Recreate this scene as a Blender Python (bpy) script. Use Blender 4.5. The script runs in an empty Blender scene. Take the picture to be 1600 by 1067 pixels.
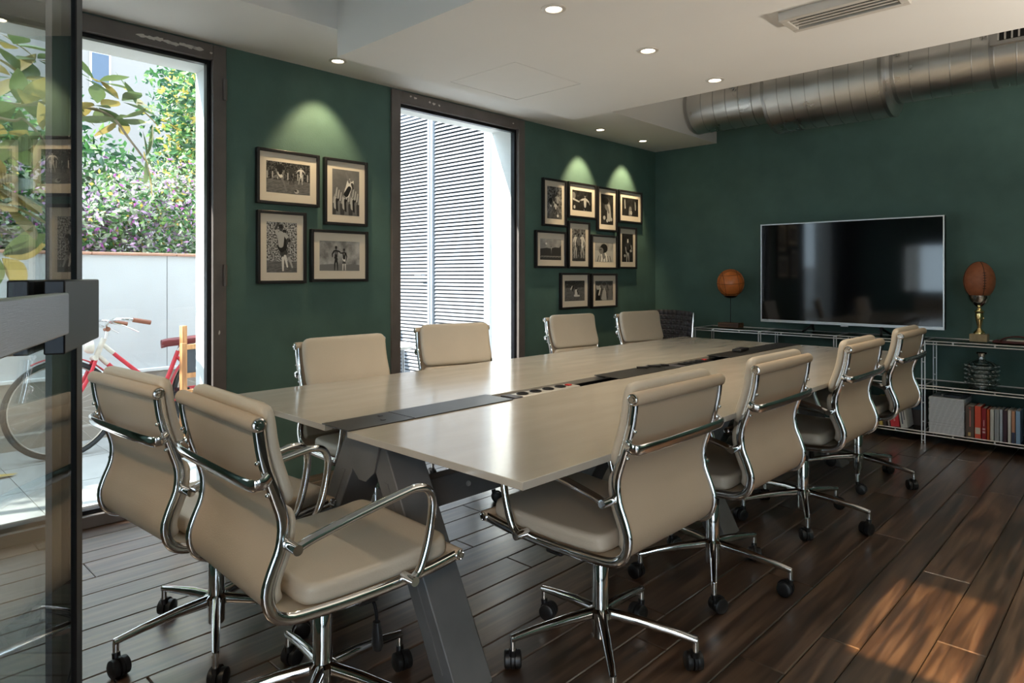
import bpy, bmesh, math, random
from mathutils import Vector, Matrix
R = math.radians
random.seed(7)
scene = bpy.context.scene
COL = scene.collection

# ---------------------------------------------------------------- camera, world, lights, exposure
cam_d = bpy.data.cameras.new('camera'); cam = bpy.data.objects.new('camera', cam_d); COL.objects.link(cam)
cam_d.sensor_width = 36.0; cam_d.lens = 23.625; cam_d.shift_y = -0.0645; cam_d.clip_start = 0.05; cam_d.clip_end = 200
cam.location = (0, 0, 1.24); cam.rotation_euler = (R(90), 0, R(43.8))
scene.camera = cam

world = bpy.data.worlds.new('sky'); scene.world = world; world.use_nodes = True
wn = world.node_tree.nodes; wl = world.node_tree.links
bgn = wn['Background']; bgn.inputs['Color'].default_value = (0.68, 0.84, 1.0, 1); bgn.inputs['Strength'].default_value = 6.2

def light(name, kind, loc, energy, color=(1, 1, 1), parent=None, **kw):
    d = bpy.data.lights.new(name, kind); d.energy = energy; d.color = color
    for k, v in kw.items(): setattr(d, k, v)
    o = bpy.data.objects.new(name, d); COL.objects.link(o); o.location = loc
    if parent: o.parent = parent
    return o

sun = light('sun_light', 'SUN', (0, 0, 8), 18.0, (1.0, 0.96, 0.90), angle=R(0.6))
SUN_DIR = Vector((0.42, 1.0, -1.05)).normalized()
sun.rotation_euler = SUN_DIR.to_track_quat('-Z', 'Y').to_euler()
# warm spot added behind the camera: casts the floor patch through the slot
patch = light('floor_patch_spot', 'SPOT', (-0.55, -2.75, 3.12), 6500, (1.0, 0.62, 0.30), spot_size=R(12), spot_blend=0.1, shadow_soft_size=0.012)
patch.rotation_euler = (Vector((-0.58, 2.9, 0)) - Vector(patch.location)).to_track_quat('-Z', 'Y').to_euler()

light('corridor_fill_light', 'POINT', (1.3, -1.5, 2.3), 90, (1.0, 0.70, 0.42), shadow_soft_size=0.22)  # unseen fill added behind the camera to warm the chair backs

vs = scene.view_settings
scene.display_settings.display_device = 'sRGB'
vs.view_transform = 'Standard'; vs.look = 'None'; vs.gamma = 1; vs.use_curve_mapping = False; vs.exposure = 0.15
scene.cycles.use_denoising = True
scene.cycles.max_bounces = 10; scene.cycles.diffuse_bounces = 5; scene.cycles.glossy_bounces = 5
scene.cycles.transparent_max_bounces = 16; scene.cycles.sample_clamp_indirect = 6.0
scene.cycles.caustics_reflective = False; scene.cycles.caustics_refractive = False

# ---------------------------------------------------------------- helpers
def tag(o, label=None, cat=None, group=None, kind=None):
    if label: o['label'] = label
    if cat: o['category'] = cat
    if group: o['group'] = group
    if kind: o['kind'] = kind
    return o

def empty(name, loc=(0, 0, 0), rz=0, parent=None):
    o = bpy.data.objects.new(name, None); COL.objects.link(o); o.location = loc; o.rotation_euler = (0, 0, rz)
    o.empty_display_size = 0.05
    if parent: o.parent = parent
    return o

def link(name, me, parent=None, loc=(0, 0, 0), rot=(0, 0, 0)):
    o = bpy.data.objects.new(name, me); COL.objects.link(o); o.location = loc; o.rotation_euler = rot
    if parent: o.parent = parent
    return o

class MB:
    def __init__(s): s.v = []; s.f = []; s.m = []; s.mi = 0
    def add(s, vs, fs):
        b = len(s.v); s.v += [tuple(p) for p in vs]
        for f in fs: s.f.append(tuple(i + b for i in f)); s.m.append(s.mi)
    def box(s, x0, x1, y0, y1, z0, z1, M=None):
        vs = [Vector((x, y, z)) for x in (x0, x1) for y in (y0, y1) for z in (z0, z1)]
        if M: vs = [M @ p for p in vs]
        s.add(vs, [(0, 1, 3, 2), (4, 6, 7, 5), (0, 4, 5, 1), (2, 3, 7, 6), (0, 2, 6, 4), (1, 5, 7, 3)]); return s
    def tube(s, path, r, seg=10, closed=False, caps=True, up=None):
        P = [Vector(p) for p in path]; n = len(P)
        rr = r if isinstance(r, list) else [r] * n
        T = []
        for i in range(n):
            if closed: t = P[(i + 1) % n] - P[i - 1]
            else: t = P[min(i + 1, n - 1)] - P[max(i - 1, 0)]
            T.append(t.normalized())
        u = Vector(up) if up else (Vector((0, 0, 1)) if abs(T[0].z) < 0.9 else Vector((1, 0, 0)))
        vs = []
        for i in range(n):
            u = (u - T[i] * u.dot(T[i])).normalized(); w = T[i].cross(u)
            ra, rb = rr[i] if isinstance(rr[i], tuple) else (rr[i], rr[i])
            for k in range(seg):
                a = 2 * math.pi * k / seg
                vs.append(P[i] + u * (ra * math.cos(a)) + w * (rb * math.sin(a)))
        fs = []
        for i in range(n if closed else n - 1):
            j = (i + 1) % n
            for k in range(seg):
                l = (k + 1) % seg
                fs.append((i * seg + k, i * seg + l, j * seg + l, j * seg + k))
        if caps and not closed:
            fs.append(tuple(range(seg))[::-1]); fs.append(tuple((n - 1) * seg + k for k in range(seg)))
        s.add(vs, fs); return s
    def cyl(s, a, b, r, seg=16, r2=None): return s.tube([a, b], [r, r if r2 is None else r2], seg)
    def lathe(s, prof, seg=24, c=(0, 0, 0), axis='z', caps=True):
        vs = []; n = len(prof)
        for r, z in prof:
            for k in range(seg):
                a = 2 * math.pi * k / seg; x, y = r * math.cos(a), r * math.sin(a)
                p = {'z': (x, y, z), 'x': (z, x, y), 'y': (y, z, x)}[axis]
                vs.append((p[0] + c[0], p[1] + c[1], p[2] + c[2]))
        fs = []
        for i in range(n - 1):
            for k in range(seg):
                l = (k + 1) % seg; fs.append((i * seg + k, i * seg + l, (i + 1) * seg + l, (i + 1) * seg + k))
        if caps:
            fs.append(tuple(range(seg))[::-1]); fs.append(tuple((n - 1) * seg + k for k in range(seg)))
        s.add(vs, fs); return s
    def ball(s, c, r, seg=20, rings=12):
        rx, ry, rz = r if isinstance(r, tuple) else (r, r, r); vs = []
        for i in range(1, rings):
            t = math.pi * i / rings
            for k in range(seg):
                a = 2 * math.pi * k / seg
                vs.append((c[0] + rx * math.sin(t) * math.cos(a), c[1] + ry * math.sin(t) * math.sin(a), c[2] - rz * math.cos(t)))
        fs = [(i * seg + k, i * seg + (k + 1) % seg, (i + 1) * seg + (k + 1) % seg, (i + 1) * seg + k) for i in range(rings - 2) for k in range(seg)]
        b = len(vs); vs += [(c[0], c[1], c[2] - rz), (c[0], c[1], c[2] + rz)]
        for k in range(seg):
            l = (k + 1) % seg; fs.append((b, l, k)); fs.append((b + 1, (rings - 2) * seg + k, (rings - 2) * seg + l))
        s.add(vs, fs); return s
    def prism(s, pts, h, M=None):
        """pts: 2D outline in xy, extruded 0..h in z"""
        n = len(pts); vs = [Vector((p[0], p[1], 0)) for p in pts] + [Vector((p[0], p[1], h)) for p in pts]
        if M: vs = [M @ p for p in vs]
        s.add(vs, [tuple(range(n))[::-1], tuple(range(n, 2 * n))] + [(i, (i + 1) % n, n + (i + 1) % n, n + i) for i in range(n)]); return s
    def mesh(s, name, mats, smooth=True, ang=35):
        me = bpy.data.meshes.new(name); me.from_pydata(s.v, [], s.f)
        for m in (mats if isinstance(mats, (list, tuple)) else [mats]): me.materials.append(m)
        me.polygons.foreach_set('material_index', s.m)
        bm = bmesh.new(); bm.from_mesh(me); bmesh.ops.recalc_face_normals(bm, faces=bm.faces); bm.to_mesh(me); bm.free()
        if smooth:
            me.polygons.foreach_set('use_smooth', [True] * len(me.polygons)); me.set_sharp_from_angle(angle=R(ang))
        me.update(); return me
    def build(s, name, mats, parent=None, loc=(0, 0, 0), rot=(0, 0, 0), smooth=True, bev=0, seg=2, ang=35):
        o = link(name, s.mesh(name, mats, smooth, ang), parent, loc, rot)
        if bev:
            m = o.modifiers.new('bevel', 'BEVEL'); m.width = bev; m.segments = seg; m.limit_method = 'ANGLE'; m.angle_limit = R(40)
        return o

def copy_tree(o, parent=None, only=None):
    c = o.copy(); COL.objects.link(c); c.parent = parent
    for ch in list(o.children): copy_tree(ch, c)
    return c

def catmull(pts, n=6, closed=False):
    P = [Vector(p) for p in pts]; out = []; m = len(P)
    for i in range(m if closed else m - 1):
        if closed: a, b, c, d = P[i - 1], P[i], P[(i + 1) % m], P[(i + 2) % m]
        else: a, b, c, d = P[max(i - 1, 0)], P[i], P[i + 1], P[min(i + 2, m - 1)]
        for k in range(n):
            t = k / n
            out.append(0.5 * ((2 * b) + (c - a) * t + (2 * a - 5 * b + 4 * c - d) * t * t + (3 * b - a - 3 * c + d) * t ** 3))
    if not closed: out.append(P[-1])
    return out

# ---------------------------------------------------------------- materials
def lin(r, g, b):
    f = lambda c: ((c / 255 + 0.055) / 1.055) ** 2.4 if c > 10 else c / 255 / 12.92
    return (f(r), f(g), f(b), 1)

def mat(name, col, rough=0.5, metal=0.0, var=0.0, vscale=8.0, bump=0.0, bscale=60.0, stretch=(1, 1, 1), spec=0.5, coat=0.0, emit=None, estr=0.0, rvar=0.0, objrand=0.0, trans=0.0):
    m = bpy.data.materials.new(name); m.use_nodes = True; nt = m.node_tree; N = nt.nodes; L = nt.links
    b = N['Principled BSDF']; b.inputs['Base Color'].default_value = col; b.inputs['Roughness'].default_value = rough
    b.inputs['Metallic'].default_value = metal; b.inputs['Specular IOR Level'].default_value = spec; b.inputs['Coat Weight'].default_value = coat
    if emit: b.inputs['Emission Color'].default_value = emit; b.inputs['Emission Strength'].default_value = estr
    if var or bump or rvar or objrand:
        tc = N.new('ShaderNodeTexCoord'); mp = N.new('ShaderNodeMapping'); mp.inputs['Scale'].default_value = stretch
        L.new(tc.outputs['Object'], mp.inputs['Vector'])
    if var or rvar:
        nz = N.new('ShaderNodeTexNoise'); nz.inputs['Scale'].default_value = vscale; nz.inputs['Detail'].default_value = 5
        L.new(mp.outputs['Vector'], nz.inputs['Vector'])
    if var or objrand:
        hs = N.new('ShaderNodeHueSaturation'); hs.inputs['Color'].default_value = col
        src = None
        if var:
            mr = N.new('ShaderNodeMapRange'); mr.inputs['From Min'].default_value = 0.3; mr.inputs['From Max'].default_value = 0.7
            mr.inputs['To Min'].default_value = 1 - var; mr.inputs['To Max'].default_value = 1 + var
            L.new(nz.outputs['Fac'], mr.inputs['Value']); src = mr.outputs['Result']
        if objrand:
            oi = N.new('ShaderNodeObjectInfo'); m2 = N.new('ShaderNodeMapRange'); m2.inputs['To Min'].default_value = 1 - objrand; m2.inputs['To Max'].default_value = 1 + objrand
            L.new(oi.outputs['Random'], m2.inputs['Value'])
            if src:
                mu = N.new('ShaderNodeMath'); mu.operation = 'MULTIPLY'; L.new(src, mu.inputs[0]); L.new(m2.outputs['Result'], mu.inputs[1]); src = mu.outputs[0]
            else: src = m2.outputs['Result']
        L.new(src, hs.inputs['Value']); L.new(hs.outputs['Color'], b.inputs['Base Color'])
    if rvar:
        m3 = N.new('ShaderNodeMapRange'); m3.inputs['From Min'].default_value = 0.3; m3.inputs['From Max'].default_value = 0.7
        m3.inputs['To Min'].default_value = max(0.02, rough - rvar); m3.inputs['To Max'].default_value = rough + rvar
        L.new(nz.outputs['Fac'], m3.inputs['Value']); L.new(m3.outputs['Result'], b.inputs['Roughness'])
    if bump:
        n2 = N.new('ShaderNodeTexNoise'); n2.inputs['Scale'].default_value = bscale; n2.inputs['Detail'].default_value = 4
        L.new(mp.outputs['Vector'], n2.inputs['Vector'])
        bp = N.new('ShaderNodeBump'); bp.inputs['Strength'].default_value = bump; bp.inputs['Distance'].default_value = 0.01
        L.new(n2.outputs['Fac'], bp.inputs['Height']); L.new(bp.outputs['Normal'], b.inputs['Normal'])
    if trans:
        tr = N.new('ShaderNodeBsdfTranslucent'); tr.inputs['Color'].default_value = col
        mx = N.new('ShaderNodeMixShader'); mx.inputs[0].default_value = trans
        L.new(b.outputs[0], mx.inputs[1]); L.new(tr.outputs[0], mx.inputs[2]); L.new(mx.outputs[0], N['Material Output'].inputs['Surface'])
    return m

def glass_mat(name, tint=(1, 1, 1, 1), ior=1.45, rough=0.0):
    m = bpy.data.materials.new(name); m.use_nodes = True; nt = m.node_tree; N = nt.nodes; L = nt.links
    N.remove(N['Principled BSDF'])
    t = N.new('ShaderNodeBsdfTransparent'); t.inputs['Color'].default_value = tint
    g = N.new('ShaderNodeBsdfGlossy'); g.inputs['Roughness'].default_value = rough
    lw = N.new('ShaderNodeLayerWeight'); lw.inputs['Blend'].default_value = 0.5      # Schlick reflectance, same from both faces
    pw = N.new('ShaderNodeMath'); pw.operation = 'POWER'; pw.inputs[1].default_value = 5.0; L.new(lw.outputs['Facing'], pw.inputs[0])
    f0 = ((ior - 1) / (ior + 1)) ** 2
    fr = N.new('ShaderNodeMath'); fr.operation = 'MULTIPLY_ADD'; fr.inputs[1].default_value = 1 - f0; fr.inputs[2].default_value = f0; L.new(pw.outputs[0], fr.inputs[0])
    mx = N.new('ShaderNodeMixShader'); L.new(fr.outputs[0], mx.inputs[0]); L.new(t.outputs[0], mx.inputs[1]); L.new(g.outputs[0], mx.inputs[2])
    L.new(mx.outputs[0], N['Material Output'].inputs['Surface'])
    return m

def wood_mat(name, dark, mid, light_, rough=0.4, scale=1.0, bump=0.25, axis='y', rand=0.25, rvar=0.12):
    """planks: grain runs along the local axis; every object gets its own offset and tone"""
    m = bpy.data.materials.new(name); m.use_nodes = True; nt = m.node_tree; N = nt.nodes; L = nt.links; b = N['Principled BSDF']
    tc = N.new('ShaderNodeTexCoord'); oi = N.new('ShaderNodeObjectInfo')
    mu = N.new('ShaderNodeMath'); mu.operation = 'MULTIPLY'; mu.inputs[1].default_value = 57.0; L.new(oi.outputs['Random'], mu.inputs[0])
    ad = N.new('ShaderNodeVectorMath'); ad.operation = 'ADD'; L.new(tc.outputs['Object'], ad.inputs[0]); L.new(mu.outputs[0], ad.inputs[1])
    mp = N.new('ShaderNodeMapping'); sc_ = {'y': (14, 0.9, 14), 'x': (0.9, 14, 14), 'z': (14, 14, 0.9)}[axis]
    mp.inputs['Scale'].default_value = [q * scale for q in sc_]; L.new(ad.outputs[0], mp.inputs['Vector'])
    n1 = N.new('ShaderNodeTexNoise'); n1.inputs['Scale'].default_value = 1.6; n1.inputs['Detail'].default_value = 8; n1.inputs['Distortion'].default_value = 0.35; L.new(mp.outputs[0], n1.inputs['Vector'])
    mp2 = N.new('ShaderNodeMapping'); mp2.inputs['Scale'].default_value = (3 * scale, 1.4 * scale, 3 * scale); L.new(ad.outputs[0], mp2.inputs['Vector'])
    n2 = N.new('ShaderNodeTexNoise'); n2.inputs['Scale'].default_value = 1.3; n2.inputs['Detail'].default_value = 4; L.new(mp2.outputs[0], n2.inputs['Vector'])
    mx = N.new('ShaderNodeMix'); mx.data_type = 'FLOAT'; mx.inputs[0].default_value = 0.2; L.new(n1.outputs['Fac'], mx.inputs[2]); L.new(n2.outputs['Fac'], mx.inputs[3])
    cr = N.new('ShaderNodeValToRGB'); e = cr.color_ramp.elements
    e[0].position = 0.38; e[0].color = dark; e[1].position = 0.64; e[1].color = light_
    k = cr.color_ramp.elements.new(0.5); k.color = mid
    L.new(mx.outputs[0], cr.inputs['Fac'])
    hs = N.new('ShaderNodeHueSaturation'); mr = N.new('ShaderNodeMapRange'); mr.inputs['To Min'].default_value = 1 - rand; mr.inputs['To Max'].default_value = 1 + rand
    L.new(oi.outputs['Random'], mr.inputs['Value']); L.new(mr.outputs[0], hs.inputs['Value']); L.new(cr.outputs[0], hs.inputs['Color'])
    L.new(hs.outputs[0], b.inputs['Base Color'])
    m3 = N.new('ShaderNodeMapRange'); m3.inputs['From Min'].default_value = 0.3; m3.inputs['From Max'].default_value = 0.7
    m3.inputs['To Min'].default_value = rough - rvar; m3.inputs['To Max'].default_value = rough + rvar; L.new(n2.outputs['Fac'], m3.inputs['Value']); L.new(m3.outputs[0], b.inputs['Roughness'])
    bp = N.new('ShaderNodeBump'); bp.inputs['Strength'].default_value = bump; bp.inputs['Distance'].default_value = 0.004; L.new(n1.outputs['Fac'], bp.inputs['Height']); L.new(bp.outputs[0], b.inputs['Normal'])
    return m

M = {}
M['green'] = mat('green_wall_paint', (0.096, 0.176, 0.152, 1), 0.62, var=0.10, vscale=5, bump=0.12, bscale=140, spec=0.35)
M['white_paint'] = mat('ceiling_paint', lin(240, 238, 235), 0.8, var=0.015, vscale=2, bump=0.03, bscale=90)
M['line'] = mat('panel_gap', lin(70, 68, 66), 0.9)
M['garden_wall'] = mat('grey_white_render', lin(200, 202, 204), 0.85, var=0.03, vscale=3, bump=0.15, bscale=120)
M['ext_white'] = mat('white_render', lin(226, 228, 228), 0.85, var=0.03, vscale=3, bump=0.15, bscale=120)
M['plinth'] = mat('plinth_stone', lin(160, 152, 142), 0.8, var=0.08, vscale=6, bump=0.1, bscale=50)
M['coping'] = mat('terracotta_coping', lin(186, 140, 118), 0.7, var=0.1, vscale=12)
M['patio'] = mat('patio_stone', lin(170, 169, 166), 0.55, var=0.08, vscale=4, bump=0.06, bscale=30, objrand=0.06)
M['frame'] = mat('dark_steel_frame', lin(112, 105, 102), 0.5, 0.1, var=0.10, vscale=9, bump=0.05, bscale=60)
M['chip'] = mat('chipped_white_paint', lin(220, 214, 206), 0.8)
M['glass'] = glass_mat('window_glass', (0.96, 0.98, 0.97, 1))
M['door_glass'] = glass_mat('door_glass', (0.93, 0.96, 0.95, 1), 1.5)
M['mirror_dark'] = mat('dark_polished_stile', (0.42, 0.43, 0.42, 1), 0.03, 1.0)
M['black_edge'] = mat('black_edge_seal', lin(26, 28, 36), 0.4)
M['black_metal'] = mat('black_metal', lin(30, 31, 36), 0.35, 0.5)
M['brushed'] = mat('brushed_steel', (0.34, 0.35, 0.38, 1), 0.32, 1.0, bump=0.08, bscale=40, stretch=(1, 1, 30))
M['floor_gap'] = mat('dark_subfloor', lin(30, 24, 20), 0.9)  # dark base that shows in the joints between planks
M['plank'] = wood_mat('floor_oak', lin(50, 36, 28), lin(84, 62, 48), lin(124, 98, 78), 0.32, 1.5, 0.4, rvar=0.04)
M['plank'].node_tree.nodes['Principled BSDF'].inputs['Coat Weight'].default_value = 0.85; M['plank'].node_tree.nodes['Principled BSDF'].inputs['Coat IOR'].default_value = 2.2; M['plank'].node_tree.nodes['Principled BSDF'].inputs['Coat Roughness'].default_value = 0.29
M['plank'].node_tree.nodes['Principled BSDF'].inputs['Specular IOR Level'].default_value = 0.7
M['table'] = mat('table_laminate', lin(184, 176, 163), 0.15, var=0.035, vscale=5, stretch=(3, 0.7, 1), rvar=0.03, spec=0.6, bump=0.02, bscale=30)
M['steel_dark'] = mat('trestle_steel', lin(112, 111, 110), 0.5, 0.1, var=0.12, vscale=7, bump=0.05, bscale=50)
M['channel'] = mat('cable_lid_steel', lin(64, 62, 62), 0.4, 0.5, var=0.06, vscale=10)
M['chrome'] = mat('chrome', (0.72, 0.72, 0.72, 1), 0.07, 1.0)
M['leather'] = mat('cream_leather', lin(204, 191, 172), 0.42, var=0.03, vscale=6, bump=0.10, bscale=220)
M['mesh_back'] = mat('beige_leather_back', lin(194, 174, 150), 0.55, var=0.03, vscale=5, bump=0.12, bscale=300)
M['black_plastic'] = mat('black_plastic', lin(24, 24, 26), 0.42)
M['grey_plastic'] = mat('grey_plastic', lin(70, 68, 74), 0.5)
M['galv'] = mat('galvanised_sheet', (0.66, 0.66, 0.65, 1), 0.33, 1.0, var=0.12, vscale=3, rvar=0.09, bump=0.03, bscale=6)
M['galv_seam'] = mat('galvanised_seam', (0.42, 0.42, 0.42, 1), 0.35, 1.0)
M['dark_void'] = mat('dark_opening', lin(14, 14, 15), 0.9)
M['screen'] = mat('tv_screen', lin(10, 10, 16), 0.06, spec=0.6)
M['tv_frame'] = mat('tv_silver_bezel', (0.6, 0.6, 0.6, 1), 0.3, 0.9)
M['frame_black'] = mat('picture_frame_black', lin(34, 33, 36), 0.35)
M['mat_board'] = mat('picture_mount', lin(232, 222, 206), 0.85)
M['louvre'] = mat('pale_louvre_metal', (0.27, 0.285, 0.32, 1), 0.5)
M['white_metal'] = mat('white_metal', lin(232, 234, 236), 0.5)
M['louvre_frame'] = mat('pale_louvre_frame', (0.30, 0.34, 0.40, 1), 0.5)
M['louvre_back'] = mat('louvre_gap_shade', lin(30, 40, 54), 0.8)  # dark tone stands in for the shade in the louvre gaps
M['ball'] = mat('brown_ball_leather', lin(214, 122, 62), 0.28, var=0.15, vscale=18, bump=0.06, bscale=90)
M['ball_seam'] = mat('ball_seam', lin(110, 56, 26), 0.5)
M['rugby'] = mat('rugby_leather', lin(158, 94, 62), 0.45, var=0.18, vscale=22, bump=0.2, bscale=160)
M['rugby_seam'] = mat('rugby_seam', lin(46, 26, 20), 0.6)
M['gold'] = mat('gold_plate', (0.86, 0.66, 0.30, 1), 0.16, 1.0)
M['silver'] = mat('silver_plate', (0.80, 0.76, 0.68, 1), 0.14, 1.0)
M['marble'] = mat('trophy_base_stone', lin(158, 136, 98), 0.3, var=0.2, vscale=30)
M['oak_block'] = wood_mat('stand_wood', lin(66, 44, 32), lin(104, 74, 54), lin(132, 98, 74), 0.5, 2.0, 0.1, 'x', 0.05)
M['shelf_panel'] = mat('black_shelf_panel', lin(20, 22, 22), 0.15)
M['shelf_chrome'] = mat('satin_chrome_wire', (0.85, 0.85, 0.86, 1), 0.36, 0.7)
M['paper'] = mat('page_paper', lin(214, 206, 192), 0.9)
M['bike_red'] = mat('red_bicycle_enamel', lin(196, 48, 62), 0.35, var=0.12, vscale=20)
M['bike_white'] = mat('worn_white_enamel', lin(206, 198, 186), 0.5, var=0.12, vscale=30)
M['rubber'] = mat('tyre_rubber', lin(48, 50, 52), 0.8)
M['rim'] = mat('wheel_rim', (0.55, 0.5, 0.45, 1), 0.35, 0.9)
M['saddle'] = mat('saddle_leather', lin(112, 44, 46), 0.4)
M['grip'] = mat('brown_grip', lin(138, 84, 62), 0.6)
M['pine'] = wood_mat('easel_pine', lin(160, 108, 66), lin(192, 138, 88), lin(214, 164, 112), 0.6, 2.0, 0.05, 'z', 0.06)
M['slate'] = mat('chalkboard', lin(66, 72, 80), 0.7)
M['bark'] = mat('branch_bark', lin(150, 136, 118), 0.8, var=0.15, vscale=30)
M['mag_top'] = mat('magnolia_leaf', lin(92, 108, 66), 0.3, var=0.2, vscale=9, objrand=0.35, trans=0.3)
M['mag_rust'] = mat('magnolia_rust_leaf', lin(138, 122, 66), 0.4, var=0.2, vscale=9, objrand=0.25, trans=0.4)
M['leaf_mid'] = mat('leaf_mid_green', lin(70, 118, 66), 0.35, trans=0.35)
M['leaf_dark'] = mat('leaf_dark_green', lin(42, 82, 56), 0.35, trans=0.25)
M['leaf_light'] = mat('leaf_light_green', lin(126, 164, 92), 0.35, trans=0.4)
M['leaf_pale_glint'] = mat('leaf_pale_glint', lin(178, 192, 166), 0.4, trans=0.35)  # pale tone paints bright leaf highlights into the colour
M['leaf_yellow'] = mat('leaf_yellow', lin(206, 182, 92), 0.4, trans=0.4)
M['bract_pink'] = mat('bract_magenta', lin(184, 96, 178), 0.6, trans=0.4)
M['bract_lilac'] = mat('bract_lilac', lin(194, 160, 200), 0.6, trans=0.4)
M['soil'] = mat('planting_soil', lin(70, 60, 48), 0.95)
M['cream_ext'] = mat('cream_house_render', (0.29, 0.255, 0.235, 1), 0.9, var=0.02, vscale=1)
M['house_glass'] = mat('house_window_glass', lin(70, 84, 104), 0.1)
M['dirt_leaf'] = mat('fallen_leaf', lin(190, 158, 84), 0.7)
M['red_tray'] = mat('oxblood_leather', lin(82, 32, 30), 0.4, var=0.1, vscale=20)
M['pale_box'] = mat('pale_grey_box', lin(196, 204, 206), 0.6)
M['red_switch'] = mat('red_switch', lin(190, 40, 36), 0.4)
M['alu'] = mat('aluminium_strip', lin(196, 192, 184), 0.35, 0.3)
M['lens'] = mat('downlight_lens', (1, 1, 1, 1), 0.5, emit=(1.0, 0.86, 0.66, 1), estr=9.0)
M['ring'] = mat('downlight_ring', lin(214, 208, 200), 0.4)

# ---------------------------------------------------------------- room shell
WX, WY, NY, RX = -3.79, 6.12, -0.35, 2.3      # window wall, back wall, near wall, right wall
ZS, ZP, ZC = 2.53, 2.385, 3.2                 # soffit, dropped panel, upper ceiling
TW = 0.33                                     # outer wall thickness
W1 = (0.10, 1.616); W2 = (2.748, 4.09); WH = 2.52

m = MB().box(WX - 0.4, RX + 0.2, NY - 0.2, WY + 0.2, -0.08, -0.012)
floor = m.build('floor', M['floor_gap'], smooth=False)
tag(floor, 'dark brown oak plank floor of the meeting room', 'floor', kind='structure')
plank_cache = {}
x = WX + 0.004; row = 0; wseq = [0.142, 0.186, 0.124, 0.186, 0.15, 0.124, 0.17]
while x < 0.9:
    w = wseq[row % 7]; y = NY - random.random() * 1.2
    while y < WY:
        Ln = random.choice([1.1, 1.45, 1.8, 2.1]); y1 = y + Ln
        key = (w, Ln)
        if key not in plank_cache:
            mb = MB(); g = 0.0016; c = 0.003; hw, hl = w / 2 - g, Ln / 2 - g
            o4 = [(-hw, -hl), (hw, -hl), (hw, hl), (-hw, hl)]; i4 = [(-hw + c, -hl + c), (hw - c, -hl + c), (hw - c, hl - c), (-hw + c, hl - c)]
            vs_ = [(a, b, -0.014) for a, b in o4] + [(a, b, -0.003) for a, b in o4] + [(a, b, 0) for a, b in i4]
            fs_ = [(0, 1, 5, 4), (1, 2, 6, 5), (2, 3, 7, 6), (3, 0, 4, 7), (4, 5, 9, 8), (5, 6, 10, 9), (6, 7, 11, 10), (7, 4, 8, 11), (8, 9, 10, 11)]
            mb.add(vs_, fs_); plank_cache[key] = mb.mesh('plank', M['plank'], smooth=False)
        cy = y + Ln / 2
        if y1 > NY + 0.05:
            link('plank', plank_cache[key], floor, (x + w / 2, cy, random.uniform(-0.0008, 0.0004)))
        y = y1
    x += w; row += 1

def wall_with_openings(x0, x1, u0, u1, z0, z1, ops, axis):
    """box wall thick x0..x1, running u0..u1; ops = (ua, ub, za, zb)"""
    mb = MB()
    def bx(ua, ub, za, zb):
        if ub - ua < 1e-4 or zb - za < 1e-4: return
        if axis == 'y': mb.box(x0, x1, ua, ub, za, zb)
        else: mb.box(ua, ub, x0, x1, za, zb)
    us = sorted({u0, u1} | {o[0] for o in ops} | {o[1] for o in ops})
    for a, b in zip(us, us[1:]):
        cov = sorted([(o[2], o[3]) for o in ops if o[0] < b - 1e-6 and o[1] > a + 1e-6]); z = z0
        for za, zb in cov: bx(a, b, z, za); z = zb
        bx(a, b, z, z1)
    return mb

# window wall: green inside lining + white outer leaf (reveals)
o = wall_with_openings(WX - 0.06, WX, NY - 0.15, WY + 0.15, -0.02, ZC + 0.15, [(W1[0], W1[1], -0.02, WH), (W2[0], W2[1], -0.02, WH)], 'y').build('wall_left', M['green'], smooth=False)
tag(o, 'dark green painted window wall with hung pictures', 'wall', kind='structure')
o2 = wall_with_openings(WX - TW, WX - 0.06, NY - 0.6, WY + 0.6, -0.3, 5.5, [(W1[0] + 0.06, W1[1] - 0.034, -0.02, WH - 0.08), (W2[0] + 0.05, W2[1] - 0.045, -0.02, WH - 0.06)], 'y').build('outer_leaf', M['ext_white'], o, smooth=False)
o = MB().box(WX - TW, RX + 0.2, WY, WY + 0.15, -0.02, ZC + 0.15).build('wall_back', M['green'], smooth=False)
tag(o, 'dark green painted wall behind the television', 'wall', kind='structure')
o = MB().box(RX, RX + 0.15, NY - 0.15, WY + 0.15, -0.02, ZC + 0.15).build('wall_right', M['green'], smooth=False)
tag(o, 'dark green wall opposite the windows', 'wall', kind='structure')
NEAR_OPS = [(-2.95, -2.05, 0.95, 1.75), (-0.64, -0.495, 1.66, 1.90), (-0.45, 0.60, -0.02, 2.30), (1.45, 2.15, -0.02, 2.45)]  # includes a narrow slot added to shape the lit floor patch
o = wall_with_openings(NY - 0.12, NY, WX - TW, RX + 0.15, -0.02, ZC + 0.15, NEAR_OPS, 'x').build('wall_front', M['green'], smooth=False)
tag(o, 'dark green wall with the entrance doorway beside the glass door', 'wall', kind='structure')
for (a, b, za, zb), n in ((NEAR_OPS[0], 3), (NEAR_OPS[3], 4)):
    w = empty('window_%d' % n, ((a + b) / 2, NY - 0.06, za)); tag(w, {3: 'small glazed opening high in the entrance wall', 4: 'tall glazed panel beside the entrance doorway'}[n], 'window', kind='structure')
    hw, h = (b - a) / 2, zb - za; f = 0.04
    mb = MB().box(-hw, hw, -0.03, 0.03, 0, f).box(-hw, hw, -0.03, 0.03, h - f, h).box(-hw, -hw + f, -0.03, 0.03, f, h - f).box(hw - f, hw, -0.03, 0.03, f, h - f)
    mb.build('window_frame', M['frame'], w, smooth=False); MB().box(-hw + f, hw - f, -0.004, 0.004, f, h - f).build('pane', M['glass'], w, smooth=False)

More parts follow.
